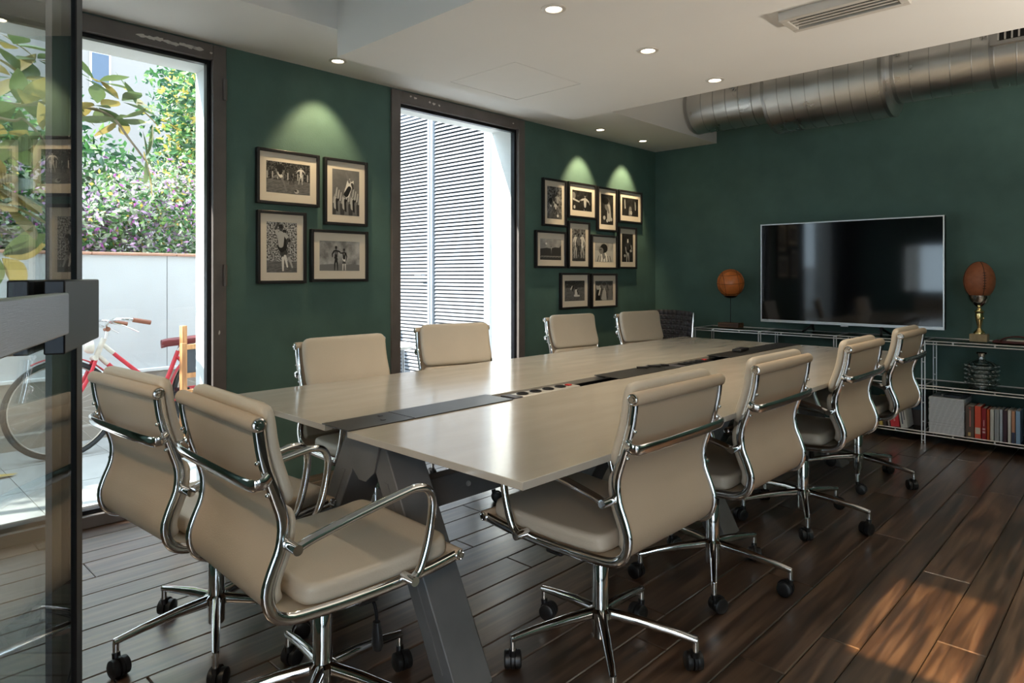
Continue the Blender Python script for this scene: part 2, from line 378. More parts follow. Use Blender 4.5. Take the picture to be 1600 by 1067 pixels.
o = MB().box(WX - TW, RX + 0.15, NY - 4.2, NY - 0.12, -0.06, -0.005).build('floor_corridor', M['plinth'], smooth=False); tag(o, 'stone floor of the corridor behind the entrance', 'floor', kind='structure')
o = MB().box(WX - TW, RX + 0.15, NY - 4.2, NY - 0.12, ZC, ZC + 0.15).build('ceiling_sun_block', M['white_paint'], smooth=False); tag(o, 'white roof added over the corridor to block the sun', 'ceiling', kind='structure')  # roof added to keep direct sun out of the room
o = MB().box(WX - TW, WX, NY - 4.2, NY - 0.6, -0.02, ZC).build('wall_corridor', M['white_paint'], smooth=False); tag(o, 'white side wall of the corridor behind the entrance', 'wall', kind='structure')
o = wall_with_openings(NY - 4.2, NY - 4.08, WX - TW, RX + 0.15, -0.02, ZC, [(-3.6, -1.2, 0.8, 2.3)], 'x').build('wall_daylight_block', M['white_paint'], smooth=False); tag(o, 'white end wall added to dim the corridor, with a wide window opening', 'wall', kind='structure')  # end wall added to cut the daylight coming through the entrance
ceil = MB().box(WX - 0.05, RX + 0.1, NY - 0.1, WY + 0.1, ZC, ZC + 0.1).build('ceiling', M['white_paint'], smooth=False)
tag(ceil, 'white plaster ceiling with lowered panels and recesses', 'ceiling', kind='structure')
MB().box(WX, -3.10, NY, WY, ZS, ZC).build('soffit', M['white_paint'], ceil, smooth=False)
# dropped panel with a real gap around the access hatch
PX0, PX1, PY0, PY1 = -3.10, RX, 1.91, 3.88; HX0, HX1, HY0, HY1 = -3.015, -2.483, 2.615, 3.185
mb = MB()
for a, b, c_, d in ((PX0, HX0, PY0, PY1), (HX1, PX1, PY0, PY1), (HX0, HX1, PY0, HY0), (HX0, HX1, HY1, PY1)): mb.box(a, b, c_, d, ZP, ZC)
mb.build('dropped_panel', M['white_paint'], ceil, smooth=False)
MB().box(HX0 + 0.005, HX1 - 0.005, HY0 + 0.005, HY1 - 0.005, ZP + 0.0005, ZP + 0.03).build('access_panel', M['white_paint'], ceil, smooth=False)

# ---------------------------------------------------------------- windows
def window(name, ya, yb, label, hinges):
    w = empty(name, (WX, ya, 0)); tag(w, label, 'window', kind='structure')
    L_ = yb - ya; fw = 0.075; xi, xo = 0.018, -0.055
    MB().box(xo, xi, 0, fw, 0, WH).build('jamb', M['frame'], w, bev=0.004)
    MB().box(xo, xi, L_ - fw, L_, 0, WH).build('jamb', M['frame'], w, bev=0.004)
    MB().box(xo, xi, fw, L_ - fw, WH - 0.085, WH).build('head_rail', M['frame'], w, bev=0.004)
    MB().box(xo, xi, fw, L_ - fw, 0, 0.06).build('sill_rail', M['frame'], w, bev=0.004)
    # inner stepped bead
    b = 0.022
    mb = MB().box(xo, -0.012, fw, fw + b, 0.06, WH - 0.085).box(xo, -0.012, L_ - fw - b, L_ - fw, 0.06, WH - 0.085)
    mb.box(xo, -0.012, fw + b, L_ - fw - b, WH - 0.085 - b, WH - 0.085).box(xo, -0.012, fw + b, L_ - fw - b, 0.06, 0.06 + b)
    mb.build('glazing_bead', M['black_metal'], w, bev=0.003)
    MB().box(-0.040, -0.032, fw + b - 0.008, L_ - fw - b + 0.008, 0.06 + b - 0.008, WH - 0.085 - b + 0.008).build('pane', M['glass'], w, smooth=False)
    for z in hinges:
        MB().cyl((xi + 0.008, L_ - 0.012, z - 0.06), (xi + 0.008, L_ - 0.012, z + 0.06), 0.011, 12).build('hinge', M['frame'], w)
    return w
w1 = window('window_1', W1[0], W1[1], 'tall dark steel framed window looking onto the bicycle patio', (2.28, 1.24, 0.25))
w2 = window('window_2', W2[0], W2[1], 'tall dark steel framed window looking onto white louvres', ())
def chips(w, spots):
    for (y, z, wd, ht) in spots:
        n = 14; pts = []
        for k in range(n):
            t = k / n * 2 * math.pi; rr = random.uniform(0.6, 1.1)
            pts.append((math.cos(t) * wd / 2 * rr, math.sin(t) * ht / 2 * rr))
        MB().prism(pts, 0.0012, Matrix(((0, 0, 1, 0.0178), (1, 0, 0, y), (0, 1, 0, z), (0, 0, 0, 1)))).build('paint_chip', M['chip'], w, smooth=False)
chips(w1, [(1.08 + i * 0.04, 2.478 - 0.0005 * i + random.uniform(-.004, .004), 0.06, 0.022) for i in range(8)] + [(0.79, 2.48, 0.05, 0.02), (1.43, 2.47, 0.02, 0.012), (1.475, 0.92, 0.012, 0.03)])
chips(w2, [(0.16, 2.495, 0.02, 0.014), (0.20, 2.49, 0.03, 0.016), (0.33, 2.485, 0.02, 0.02), (0.37, 2.48, 0.035, 0.018), (0.42, 2.478, 0.02, 0.014), (1.2, 2.475, 0.02, 0.012)])

# ---------------------------------------------------------------- open glass door beside the camera
dr = empty('door_1', (-1.2184, 0.288, 0), math.atan2(-0.391, 0.92)); tag(dr, 'open glass door with dark stile, lock case and bar handle', 'door', kind='structure')
# local +x runs from the free edge back to the hinge, +y is the face turned to the room
MB().box(0.012, 0.78, -0.003, 0.003, 0.02, 2.42).build('pane', M['door_glass'], dr, smooth=False)
MB().box(0.045, 0.15, -0.011, -0.0035, 0.01, 2.45).build('stile', M['black_edge'], dr, smooth=False)
MB().box(0.0, 0.045, -0.007, 0.007, 0.01, 2.45).build('edge_seal', M['black_edge'], dr, bev=0.002)
MB().box(0.004, 0.25, 0.0072, 0.03, 1.142, 1.234).build('lock_case', M['black_metal'], dr, bev=0.002)
MB().box(0.004, 0.25, -0.03, -0.0072, 1.142, 1.234).build('lock_case', M['black_metal'], dr, bev=0.002)
hb = MB().box(0.315, 0.74, 0.030, 0.046, 1.172, 1.220).build('bar_handle', M['brushed'], dr, bev=0.002)
MB().box(0.24, 0.35, 0.008, 0.0302, 1.178, 1.214).build('handle_post', M['black_metal'], hb, smooth=False)
MB().box(0.66, 0.70, 0.0052, 0.0302, 1.178, 1.214).build('handle_post', M['black_metal'], hb, smooth=False)

# ---------------------------------------------------------------- ceiling fittings
def downlight(loc, label, energy, spot, tilt=(0, 0), col=(1.0, 0.83, 0.61)):
    e = empty('ceiling_downlight', loc); tag(e, label, 'downlight', 'recessed ceiling downlights')
    MB().lathe([(0.034, -0.002), (0.036, -0.006), (0.052, -0.004), (0.054, 0.0), (0.050, 0.004), (0.034, 0.004)], 32, caps=False).build('trim_ring', M['ring'], e)
    MB().lathe([(0.0345, -0.001), (0.0345, 0.002)], 28).build('lens', M['lens'], e)
    l = light('lamp', 'SPOT', (0, 0, -0.012), energy, col, e, spot_size=R(spot), spot_blend=0.6, shadow_soft_size=0.03)
    l.rotation_euler = (R(tilt[0]), R(tilt[1]), 0)
    return e
SP = 52
downlight((-3.55, 2.19, ZS), 'glowing recessed downlight in the soffit above the four pictures', SP * .62, 72, (0, 18), (1.0, 0.76, 0.44))
downlight((-3.55, 4.83, ZS), 'glowing soffit downlight over the ten pictures, nearer the window', SP, 64, (0, 20), (1.0, 0.76, 0.44))
downlight((-3.55, 5.513, ZS), 'glowing soffit downlight over the ten pictures, nearer the room corner', SP, 64, (0, 20), (1.0, 0.76, 0.44))
downlight((-1.866, 2.205, ZP), 'largest looking downlight, at the top edge of the ceiling panel', 26, 110)
downlight((-1.866, 2.945, ZP), 'middle downlight of the row of three in the ceiling panel', 37, 110)
downlight((-1.866, 3.662, ZP), 'downlight of the ceiling panel closest to the metal duct', 37, 110)

up = empty('added_uplight', (1.15, 3.5, 0)); tag(up, 'added unseen floor lamp that warms the ceiling from the right', 'floor lamp')  # unseen uplight added to brighten the ceiling panel
MB().lathe([(0.15, 0.001), (0.15, 0.015), (0.02, 0.03)], 32).build('base', M['black_metal'], up)
MB().cyl((0, 0, 0.02), (0, 0, 1.06), 0.012, 12).build('pole', M['black_metal'], up)
MB().lathe([(0.03, 1.05), (0.13, 1.10), (0.17, 1.16), (0.165, 1.16), (0.12, 1.105), (0.02, 1.07)], 32, caps=False).build('bowl', M['ring'], up)
lu = light('lamp', 'SPOT', (0, 0, 1.15), 160, (1.0, 0.89, 0.75), up, spot_size=R(156), spot_blend=0.25, shadow_soft_size=0.08); lu.rotation_euler = (R(180), 0, 0)

ws = empty('added_sconce', (-1.9, NY, 2.05)); tag(ws, 'added unseen sconce that warms the near chair backs', 'wall lamp')  # unseen lamp added to light the backs of the near chairs
MB().box(-0.06, 0.06, 0, 0.015, -0.10, 0.10).build('back_plate', M['black_metal'], ws, bev=0.003)
MB().lathe([(0.03, 0.09), (0.055, -0.06), (0.052, -0.06), (0.027, 0.085)], 24, (0, 0.09, 0), caps=False).build('shade', M['ring'], ws)
MB().cyl((0, 0.01, 0.05), (0, 0.09, 0.05), 0.008, 8).build('arm', M['black_metal'], ws)
lw_ = light('lamp', 'SPOT', (0, 0.09, -0.04), 34, (1.0, 0.76, 0.50), ws, spot_size=R(140), spot_blend=0.5, shadow_soft_size=0.05); lw_.rotation_euler = (R(38), 0, 0)

v = empty('air_diffuser', (-1.19, 2.915, ZP)); tag(v, 'white linear air diffuser mounted under the ceiling panel', 'vent')
LN, WD, TH = 0.47, 0.19, 0.040
b = 0.03
MB().box(0, LN, 0, b, -TH, 0).build('frame_rail', M['ring'], v, bev=0.003); MB().box(0, LN, WD - b, WD, -TH, 0).build('frame_rail', M['ring'], v, bev=0.003)
MB().box(0, b, b, WD - b, -TH, 0).build('frame_end', M['ring'], v, bev=0.003); MB().box(LN - b, LN, b, WD - b, -TH, 0).build('frame_end', M['ring'], v, bev=0.003)
MB().box(b, LN - b, b, WD - b, -0.003, -0.001).build('dark_slot', M['dark_void'], v, smooth=False)
for k in range(3):
    yy = b + (WD - 2 * b) * (k + 1) / 4
    MB().box(b, LN - b, yy - 0.006, yy + 0.006, -TH + 0.004, -TH + 0.008).build('blade', M['ring'], v, smooth=False)

# duct along the back wall
DY, DZ = 5.70, 2.79
du = empty('air_duct', (0, DY, DZ)); tag(du, 'round galvanised spiral air duct hung along the back wall', 'duct')
def duct_part(name, x0, x1, r, endcap=True):
    prof = [(r, x0), (r, x1)]
    mb = MB(); mb.lathe(prof, 64, axis='x', caps=True)
    o = mb.build(name, M['galv'], du); return o
sm = duct_part('narrow_pipe', -3.095, -2.32, 0.235); bg_ = duct_part('wide_silencer', -2.34, -1.44, 0.335); sm2 = duct_part('narrow_pipe', -1.46, 2.25, 0.245)
def seams(par, x0, x1, step, r, slant=0.055):
    x = x0
    while x < x1:
        P_ = [(x + slant * (1 - math.cos(2 * math.pi * k / 48)) / 2, (r + 0.001) * math.cos(2 * math.pi * k / 48), (r + 0.001) * math.sin(2 * math.pi * k / 48)) for k in range(48)]
        MB().tube(P_, 0.0032, 6, closed=True).build('spiral_seam', M['galv_seam'], par); x += step
seams(sm, -2.98, -2.42, 0.115, 0.235); seams(bg_, -2.26, -1.54, 0.108, 0.335); seams(sm2, -1.34, 0.4, 0.125, 0.245)
for par, x, r in ((sm, -3.075, 0.237), (sm, -2.37, 0.238), (bg_, -2.325, 0.337), (bg_, -1.455, 0.337), (sm2, -1.40, 0.248), (sm2, -0.80, 0.249)):
    MB().lathe([(r - 0.004, x - 0.014), (r + 0.002, x - 0.012), (r + 0.002, x + 0.012), (r - 0.004, x + 0.014)], 64, axis='x', caps=False).build('collar', M['galv_seam'], par)
for par, x in ((sm, -2.62), (sm2, -1.36), (sm2, -0.84)):
    rr = 0.245
    MB().cyl((x, -rr * 0.98, 0.05), (x, -rr - 0.03, 0.05), 0.008, 8).cyl((x - 0.02, -rr - 0.012, 0.05), (x + 0.02, -rr - 0.012, 0.05), 0.006, 8).build('clamp_bolt', M['galv_seam'], par)
g = empty('duct_grille', (0, 0, 0), 0, du)
ang = R(8)
GM = Matrix.Translation((-0.80, -0.243 * math.cos(ang), 0.243 * math.sin(ang))) @ Matrix.Rotation(-ang, 4, 'X')
MB().box(0, 0.6, -0.022, 0.02, -0.06, 0.06, GM).build('grille_plate', M['galv_seam'], g, smooth=False)
MB().box(0.04, 0.58, -0.0235, -0.02, -0.036, 0.036, GM).build('grille_opening', M['dark_void'], g, smooth=False)
for k in range(15):
    xx = 0.045 + k * 0.037
    MB().box(xx - 0.005, xx + 0.005, -0.030, -0.023, -0.036, 0.036, GM).build('grille_blade', M['galv'], g, smooth=False)

# ---------------------------------------------------------------- conference table
TZ, TT = 0.74, 0.021
TX0, TXa, TXb, TX1, TY0, TY1 = -2.80, -2.01, -1.875, -1.105, 1.19, 4.94
tb = empty('conference_table', ((TX0 + TX1) / 2, (TY0 + TY1) / 2, 0)); tag(tb, 'long cream topped conference table on dark steel trestles', 'table')
ox, oy = -tb.location.x, -tb.location.y
def T(mb, name, m_, par=tb, **k): return mb.build(name, m_, par, loc=(ox, oy, 0) if par is tb else (0, 0, 0), **k)
T(MB().box(TX0, TXa, TY0, TY1, TZ - TT, TZ), 'tabletop', M['table'], bev=0.0015)
T(MB().box(TXb, TX1, TY0, TY1, TZ - TT, TZ), 'tabletop', M['table'], bev=0.0015)
T(MB().box(TXa, TXb, TY0 + 0.30, TY1 - 0.01, TZ - 0.085, TZ - 0.08).box(TXa, TXa + 0.003, TY0 + 0.30, TY1 - 0.01, TZ - 0.085, TZ - TT).box(TXb - 0.003, TXb, TY0 + 0.30, TY1 - 0.01, TZ - 0.085, TZ - TT), 'cable_tray', M['black_metal'], smooth=False)
for a, b in ((1.186, 1.452), (1.456, 1.95), (2.70, 3.27), (3.86, 4.36), (4.365, 4.94)):
    ld = T(MB().box(TXa - 0.012, TXb + 0.012, a, b, TZ + 0.0005, TZ + 0.004), 'cable_lid', M['channel'], bev=0.001)
    if a in (1.186, 2.70):
        yk = b - 0.06
        MB().lathe([(0.010, TZ + 0.004), (0.009, TZ + 0.0055)], 14, (-1.98, yk, 0)).build('lid_screw', M['black_metal'], ld)
        MB().lathe([(0.010, TZ + 0.004), (0.009, TZ + 0.0055)], 14, (-1.92, yk - 0.03, 0)).build('lid_screw', M['black_metal'], ld)
def beam_xz(mb, xa, za, xb, zb, w, y0, y1):
    d = Vector((xb - xa, 0, zb - za)).normalized(); n = Vector((d.z, 0, -d.x)) * (w / 2)
    hx = n.x + 0  # horizontal cut ends
    hw = (w / 2) / max(0.2, abs(d.z))
    vs_ = []
    for y in (y0, y1):
        vs_ += [(xa - hw, y, za), (xa + hw, y, za), (xb + hw, y, zb), (xb - hw, y, zb)]
    mb.add(vs_, [(0, 1, 2, 3), (7, 6, 5, 4), (0, 4, 5, 1), (1, 5, 6, 2), (2, 6, 7, 3), (3, 7, 4, 0)]); return mb
CXT = (TXa + TXb) / 2
for ty in (1.30, 2.98, 4.60):
    e_ = empty('trestle', (ox, oy, 0), 0, tb)
    for s_ in (-1, 1):
        beam_xz(MB(), CXT + s_ * 0.045, TZ - TT - 0.003, CXT + s_ * 0.43, 0.0, 0.092, ty + 0.001 * s_, ty + 0.14 + 0.001 * s_).build('leg', M['steel_dark'], e_, bev=0.004)
        # recessed groove on the near face
        beam_xz(MB(), CXT + s_ * 0.125, 0.56, CXT + s_ * 0.40, 0.05, 0.02, ty - 0.003, ty + 0.001).build('leg_rib', M['steel_dark'], e_, smooth=False)
    MB().prism([(-0.11, 0), (0.11, 0), (0.07, -0.13), (0.02, -0.17), (-0.02, -0.17), (-0.07, -0.13)], 0.006, Matrix(((1, 0, 0, CXT), (0, 0, 1, ty - 0.008), (0, 1, 0, TZ - TT - 0.004), (0, 0, 0, 1)))).build('gusset', M['steel_dark'], e_, smooth=False)
    MB().box(TX0 + 0.12, TX1 - 0.12, ty + 0.03, ty + 0.11, TZ - TT - 0.03, TZ - TT - 0.0005).build('top_bearer', M['steel_dark'], e_, bev=0.002)
st = T(MB().box(CXT - 0.03, CXT + 0.03, 1.37, 4.67, 0.385, 0.495), 'stretcher_beam', M['steel_dark'], bev=0.004)
for yy in (1.75, 2.05, 2.6, 3.3):
    MB().lathe([(0.011, 0.03), (0.009, 0.037)], 12, (CXT, yy, 0.44), 'x').build('bolt', M['alu'], st)

def power_strip(y0, y1, label, alu):
    p = empty('power_strip', (CXT, y0, TZ - 0.055)); tag(p, label, 'power strip', 'table power strips')
    L_ = y1 - y0
    MB().box(-0.04, 0.04, 0, L_, -0.024, 0.052).build('housing', M['alu'] if alu else M['black_plastic'], p, bev=0.006)
    MB().box(-0.042, 0.042, -0.002, 0.05, -0.0242, 0.053).build('end_cap', M['grey_plastic'], p, bev=0.004)
    n = 4
    for k in range(n):
        yy = 0.09 + (L_ - 0.19) * k / (n - 1)
        s = MB().lathe([(0.026, 0.052), (0.027, 0.056), (0.024, 0.057), (0.021, 0.051)], 20, (0, yy, 0)).build('socket', M['black_plastic'], p)
        MB().cyl((-0.009, yy, 0.0505), (-0.009, yy, 0.0515), 0.003, 8).cyl((0.009, yy, 0.0505), (0.009, yy, 0.0515), 0.003, 8).build('socket_holes', M['dark_void'], s)
    MB().box(-0.012, 0.012, L_ - 0.055, L_ - 0.03, 0.052, 0.058).build('switch', M['red_switch'], p, bev=0.002)
power_strip(2.0, 2.44, 'aluminium power strip with red switch, nearer the camera in the table channel', True)
power_strip(3.33, 3.72, 'black power strip with red switch, farther along the table channel', False)
c = empty('cable', (0, 0, 0)); tag(c, 'dark coiled cable lying in the table channel gap', 'cable')
P_ = [(CXT + 0.012 * math.sin(k * 1.9), 2.46 + 0.0032 * k, TZ - 0.03 + 0.010 * math.cos(k * 1.9)) for k in range(70)]
MB().tube(P_, 0.004, 6).build('coil', M['black_plastic'], c)
MB().box(-0.05, 0.05, 0, 0.25, -0.0785, -0.075).build('cord_base', M['black_plastic'], c, loc=(CXT, 2.45, TZ))
r_ = empty('remote_control', (-1.955, 4.13, TZ + 0.004), R(8)); tag(r_, 'black remote handset lying on the far cable lid', 'remote control')
MB().box(-0.03, 0.03, 0, 0.17, 0.001, 0.02).build('handset_body', M['black_plastic'], r_, bev=0.006)
for k in range(8): MB().box(-0.018 + 0.018 * (k % 3) - 0.005, -0.018 + 0.018 * (k % 3) + 0.005, 0.03 + 0.03 * (k // 3), 0.042 + 0.03 * (k // 3), 0.019, 0.0215).build('button', M['grey_plastic'], r_, smooth=False)
c2 = catmull([(-1.99, 3.03, TZ + 0.012), (-1.95, 3.07, TZ + 0.014), (-1.98, 3.12, TZ + 0.012), (-1.93, 3.16, TZ + 0.013), (-1.96, 3.21, TZ + 0.011), (-1.92, 3.24, TZ + 0.011)], 8)
o = MB().tube(c2, 0.006, 8).build('cable_bundle', M['black_plastic']); tag(o, 'short loose black cable lying on the middle cable lid', 'cable')

# ---------------------------------------------------------------- conference chair (local +x = facing, z up, origin = floor under the hub)
PROF = [(-.290, .905), (-.283, .85), (-.270, .795), (-.250, .735), (-.232, .675), (-.236, .615), (-.258, .56), (-.270, .515), (-.258, .468), (-.222, .442), (-.16, .434), (-.05, .429), (.08, .429), (.19, .434), (.283, .445)]
CURVE = catmull([(x, 0, z) for x, z in PROF], 6)
ARC = [0.0]
for a, b in zip(CURVE, CURVE[1:]): ARC.append(ARC[-1] + (b - a).length)
def curve_at(s):
    if s < 0:
        ta = (CURVE[1] - CURVE[0]).normalized(); return CURVE[0] + ta * s, Vector((-ta.z, 0, ta.x))
    s = min(ARC[-1] - 1e-6, s); i = 0
    while ARC[i + 1] < s: i += 1
    t = (s - ARC[i]) / (ARC[i + 1] - ARC[i]); p = CURVE[i].lerp(CURVE[i + 1], t)
    ta = (CURVE[min(i + 2, len(CURVE) - 1)] - CURVE[max(i - 1, 0)]).normalized()
    return p, Vector((-ta.z, 0, ta.x)) if True else None     # normal: towards the sitter
def pad(s0, s1, W, th, base, Rc=0.05, re=0.014, bulge=0.25):
    """rounded soft cushion, laid flat in (s, y, n) and bent onto the profile"""
    cu = [-1, -.985, -.95, -.9, -.8, -.6, -.35, -.12, .12, .35, .6, .8, .9, .95, .985, 1]; cn = [-1, -.5, 0, .5, 1]
    hs, hy, hn = (s1 - s0) / 2, W / 2, th / 2
    bm = bmesh.new(); cache = {}
    def vert(a, b, c):
        k = (a, b, c)
        if k in cache: return cache[k]
        s, y, n = a * hs, b * hy, c * hn
        qx = max(-hs + Rc, min(hs - Rc, s)); qy = max(-hy + Rc, min(hy - Rc, y)); dx, dy = s - qx, y - qy
        l = math.hypot(dx, dy); edge = min(hs - abs(s), hy - abs(y))
        if l > 1e-9 and abs(dx) > 1e-9 and abs(dy) > 1e-9:
            mxx = max(abs(dx), abs(dy)); s, y = qx + dx / l * mxx, qy + dy / l * mxx; edge = Rc - mxx
        f = 1.0
        if edge < re:
            q = (re - edge) / re; f = (1 - re / hn * (1 - math.sqrt(max(0, 1 - q * q)))) if re <= hn else math.sqrt(max(0.02, 1 - q * q * 0.96))
        t = max(0, edge) / 0.16; bl = 1 + (bulge * min(1, t) if c > 0 else 0)
        p, nn = curve_at((s0 + s1) / 2 + s); w = p + nn * (base + hn + n * f * bl)
        cache[k] = bm.verts.new((w.x, y, w.z)); return cache[k]
    def grid(A, B, fn):
        for i in range(len(A) - 1):
            for j in range(len(B) - 1):
                try: bm.faces.new((fn(A[i], B[j]), fn(A[i + 1], B[j]), fn(A[i + 1], B[j + 1]), fn(A[i], B[j + 1])))
                except ValueError: pass
    grid(cu, cu, lambda a, b: vert(a, b, 1)); grid(cu, cu, lambda a, b: vert(a, b, -1))
    for e in (-1, 1):
        grid(cu, cn, lambda a, c: vert(a, e, c)); grid(cu, cn, lambda b, c: vert(e, b, c))
    bmesh.ops.recalc_face_normals(bm, faces=bm.faces)
    return bm
def bm_obj(bm, name, m_, par, ang=60):
    me = bpy.data.meshes.new(name); bm.to_mesh(me); bm.free(); me.materials.append(m_)
    me.polygons.foreach_set('use_smooth', [True] * len(me.polygons)); me.set_sharp_from_angle(angle=R(ang))
    return link(name, me, par)
HW = 0.2425
def make_chair():
    c = empty('conference_chair')
    rail = [CURVE[i] for i in range(0, len(CURVE), 2)] + [CURVE[-1]]
    for s_ in (-1, 1):
        MB().tube([(p.x, s_ * HW, p.z) for p in rail], (0.0150, 0.0085), 12, up=(1, 0, 0.3)).build('side_rail', M['chrome'], c, ang=50)
    # sling: back and seat skins between the rails
    def skin(s0, s1, n, off, name, m_):
        mb = MB(); vs_ = []; w = HW - 0.006; t = 0.0035
        for i in range(n + 1):
            p, nn = curve_at(s0 + (s1 - s0) * i / n)
            for o_ in (off - t, off + t):
                q = p + nn * o_
                for y in (-w, -w / 3, w / 3, w): vs_.append((q.x, y, q.z))
        fs_ = []
        for i in range(n):
            a, b = i * 8, (i + 1) * 8
            for j in range(3): fs_ += [(a + j, a + j + 1, b + j + 1, b + j), (a + 4 + j, b + 4 + j, b + 5 + j, a + 5 + j)]
            fs_ += [(a, b, b + 4, a + 4), (a + 3, a + 7, b + 7, b + 3)]
        fs_ += [(0, 4, 5, 1), (1, 5, 6, 2), (2, 6, 7, 3)]; e = n * 8; fs_ += [(e, e + 1, e + 5, e + 4), (e + 1, e + 2, e + 6, e + 5), (e + 2, e + 3, e + 7, e + 6)]
        mb.add(vs_, fs_); return mb.build(name, m_, c, ang=60)
    S = ARC[-1]; SB = 0.50
    skin(0.012, SB, 40, 0.002, 'back_skin', M['mesh_back']); skin(SB, S - 0.004, 30, 0.002, 'seat_skin', M['leather'])
    # top and front rolls with ringed chrome ends
    for nm, x, z, r in (('top_roll', -.292, .905, 0.019), ('front_roll', .290, .447, 0.017)):
        rl = MB().lathe([(r * 0.9, -HW - 0.008), (r, -HW - 0.004), (r, HW + 0.004), (r * 0.9, HW + 0.008)], 24, (x, 0, z), 'y').build(nm, M['mesh_back'], c)
        for s_ in (-1, 1):
            MB().lathe([(r * 0.82, s_ * (HW + 0.006)), (r * 0.82, s_ * (HW + 0.0125)), (r * 0.66, s_ * (HW + 0.014)), (r * 0.58, s_ * (HW + 0.0115)), (r * 0.34, s_ * (HW + 0.0115)), (r * 0.28, s_ * (HW + 0.0145)), (r * .1, s_ * (HW + 0.0145))], 20, (x, 0, z), 'y').build('roll_end', M['chrome'], rl)
    # cushions
    bm_obj(pad(-0.034, 0.225, 0.466, 0.034, 0.016, 0.04), 'upper_cushion', M['leather'], c)
    bm_obj(pad(0.227, 0.47, 0.466, 0.034, 0.008, 0.035), 'lower_cushion', M['leather'], c)
    bm_obj(pad(0.545, S - 0.002, 0.466, 0.052, 0.008, 0.045, bulge=0.22), 'seat_cushion', M['leather'], c)
    # bracket bar across the back
    p, nn = curve_at(0.125)
    q = p - nn * 0.045
    pts = [(p.x, -HW - 0.004, p.z)] + [(q.x + 0.02, -HW - 0.006, q.z)] + [(q.x, -HW + 0.03, q.z), (q.x - 0.004, 0, q.z), (q.x, HW - 0.03, q.z), (q.x + 0.02, HW + 0.006, q.z), (p.x, HW + 0.004, p.z)]
    bar = MB().tube(catmull(pts, 6), (0.0165, 0.0065), 12, up=(0, 0, 1)).build('back_bracket', M['chrome'], c, ang=50)
    for s_ in (-1, 1):
        for ds in (0.085, 0.165):
            a, n2 = curve_at(ds); MB().ball((a.x - n2.x * 0.016, s_ * HW, a.z - n2.z * 0.016), 0.0065, 10, 6).build('bolt', M['chrome'], bar)
    # armrests
    for s_ in (-1, 1):
        Y_ = s_ * (HW + 0.038)
        path = [(-.215, Y_, .617), (-.17, Y_, .630), (-.05, Y_, .655), (.07, Y_, .676), (.115, Y_, .681), (.152, Y_, .672), (.170, Y_, .640), (.168, Y_, .59), (.152, Y_, .52), (.128, Y_, .462), (.108, Y_, .446)]
        ar = MB().tube(catmull(path, 5), (0.0115, 0.0125), 12, up=(0, 0, 1)).build('armrest', M['chrome'], c, ang=60)
        MB().cyl((-.220, s_ * (HW - 0.002), .616), (-.220, s_ * (HW + 0.052), .616), 0.0125, 14).build('arm_stub', M['chrome'], ar)
        MB().cyl((.105, s_ * (HW - 0.002), .442), (.105, s_ * (HW + 0.052), .442), 0.0125, 14).build('arm_stub', M['chrome'], ar)
    # mechanism, lift, hub
    mech = MB().box(-.10, .10, -.055, .055, .385, .424).box(-.17, .12, -.205, -.17, .405, .424).box(-.17, .12, .17, .205, .405, .424).box(-.03, .03, -.24, .24, .40, .424).build('tilt_mechanism', M['black_plastic'], c, bev=0.006)
    MB().tube(catmull([(.02, -.05, .40), (.03, -.14, .395), (.035, -.20, .385), (.037, -.215, .355), (.037, -.217, .33)], 5), 0.0045, 8).build('lever_rod', M['black_metal'], mech)
    MB().tube([(.037, -.217, .335), (.038, -.218, .30), (.038, -.219, .275), (.038, -.219, .262)], [(.009, .011), (.013, .016), (.014, .018), (.010, .013)], 10).build('lever_paddle', M['black_plastic'], mech)
    gl = MB().lathe([(0.0145, 0.28), (0.0145, 0.39)], 20).build('gas_lift', M['chrome'], c)
    MB().lathe([(0.024, 0.302), (0.026, 0.306), (0.026, 0.322), (0.018, 0.328)], 20).build('lift_collar', M['black_plastic'], gl)
    MB().lathe([(0.024, 0.062), (0.027, 0.066), (0.027, 0.125), (0.040, 0.132), (0.040, 0.152), (0.027, 0.160), (0.0262, 0.300), (0.024, 0.304)], 28).build('column', M['chrome'], c)
    # star base
    leg = MB().tube([(0.025, 0, .143), (0.12, 0, .134), (0.23, 0, .117), (0.305, 0, .102)], [(0.018, 0.0165), (0.0165, 0.0155), (0.0135, 0.013), (0.0110, 0.011)], 14, up=(0, 0, 1)).cyl((0.300, 0, .112), (0.300, 0, .064), 0.0095, 12).build('base_leg', M['chrome'], c, ang=50)
    cs = MB()
    for y in (-0.0155, 0.0155):
        cs.lathe([(0.006, y - 0.0115), (0.022, y - 0.0115), (0.0275, y - 0.008), (0.0285, y), (0.0275, y + 0.008), (0.022, y + 0.0115), (0.006, y + 0.0115)], 22, (0.318, 0, 0.0285), 'y')
    cs.lathe([(0.031, -0.0045), (0.031, 0.0045)], 22, (0.318, 0, 0.031), 'y')
    cs.cyl((0.300, 0, .068), (0.303, 0, .048), 0.012, 12)
    cs.build('caster', M['black_plastic'], leg)
    for k in range(1, 5):
        l2 = copy_tree(leg, c); l2.rotation_euler = (0, 0, 2 * math.pi * k / 5)
    return c
proto = make_chair()
def place_chair(x, y, rz, base, label, first=False, tw=0):
    c = proto if first else copy_tree(proto)
    c.location = (x, y, 0); c.rotation_euler = (0, 0, R(rz)); tag(c, label, 'chair', 'cream leather conference chairs')
    k = 0
    for ch in c.children:
        if ch.name.startswith('base_leg'):
            a = R(base - rz) + 2 * math.pi * k / 5; ch.rotation_euler = (0, 0, a); k += 1
            for cs in ch.children:
                t = R(tw + 47 * k)
                p0 = Vector((0.300, 0, 0)); cs.rotation_euler = (0, 0, t); q = Matrix.Rotation(t, 3, 'Z') @ p0; cs.location = (p0.x - q.x, p0.y - q.y, 0)
    return c
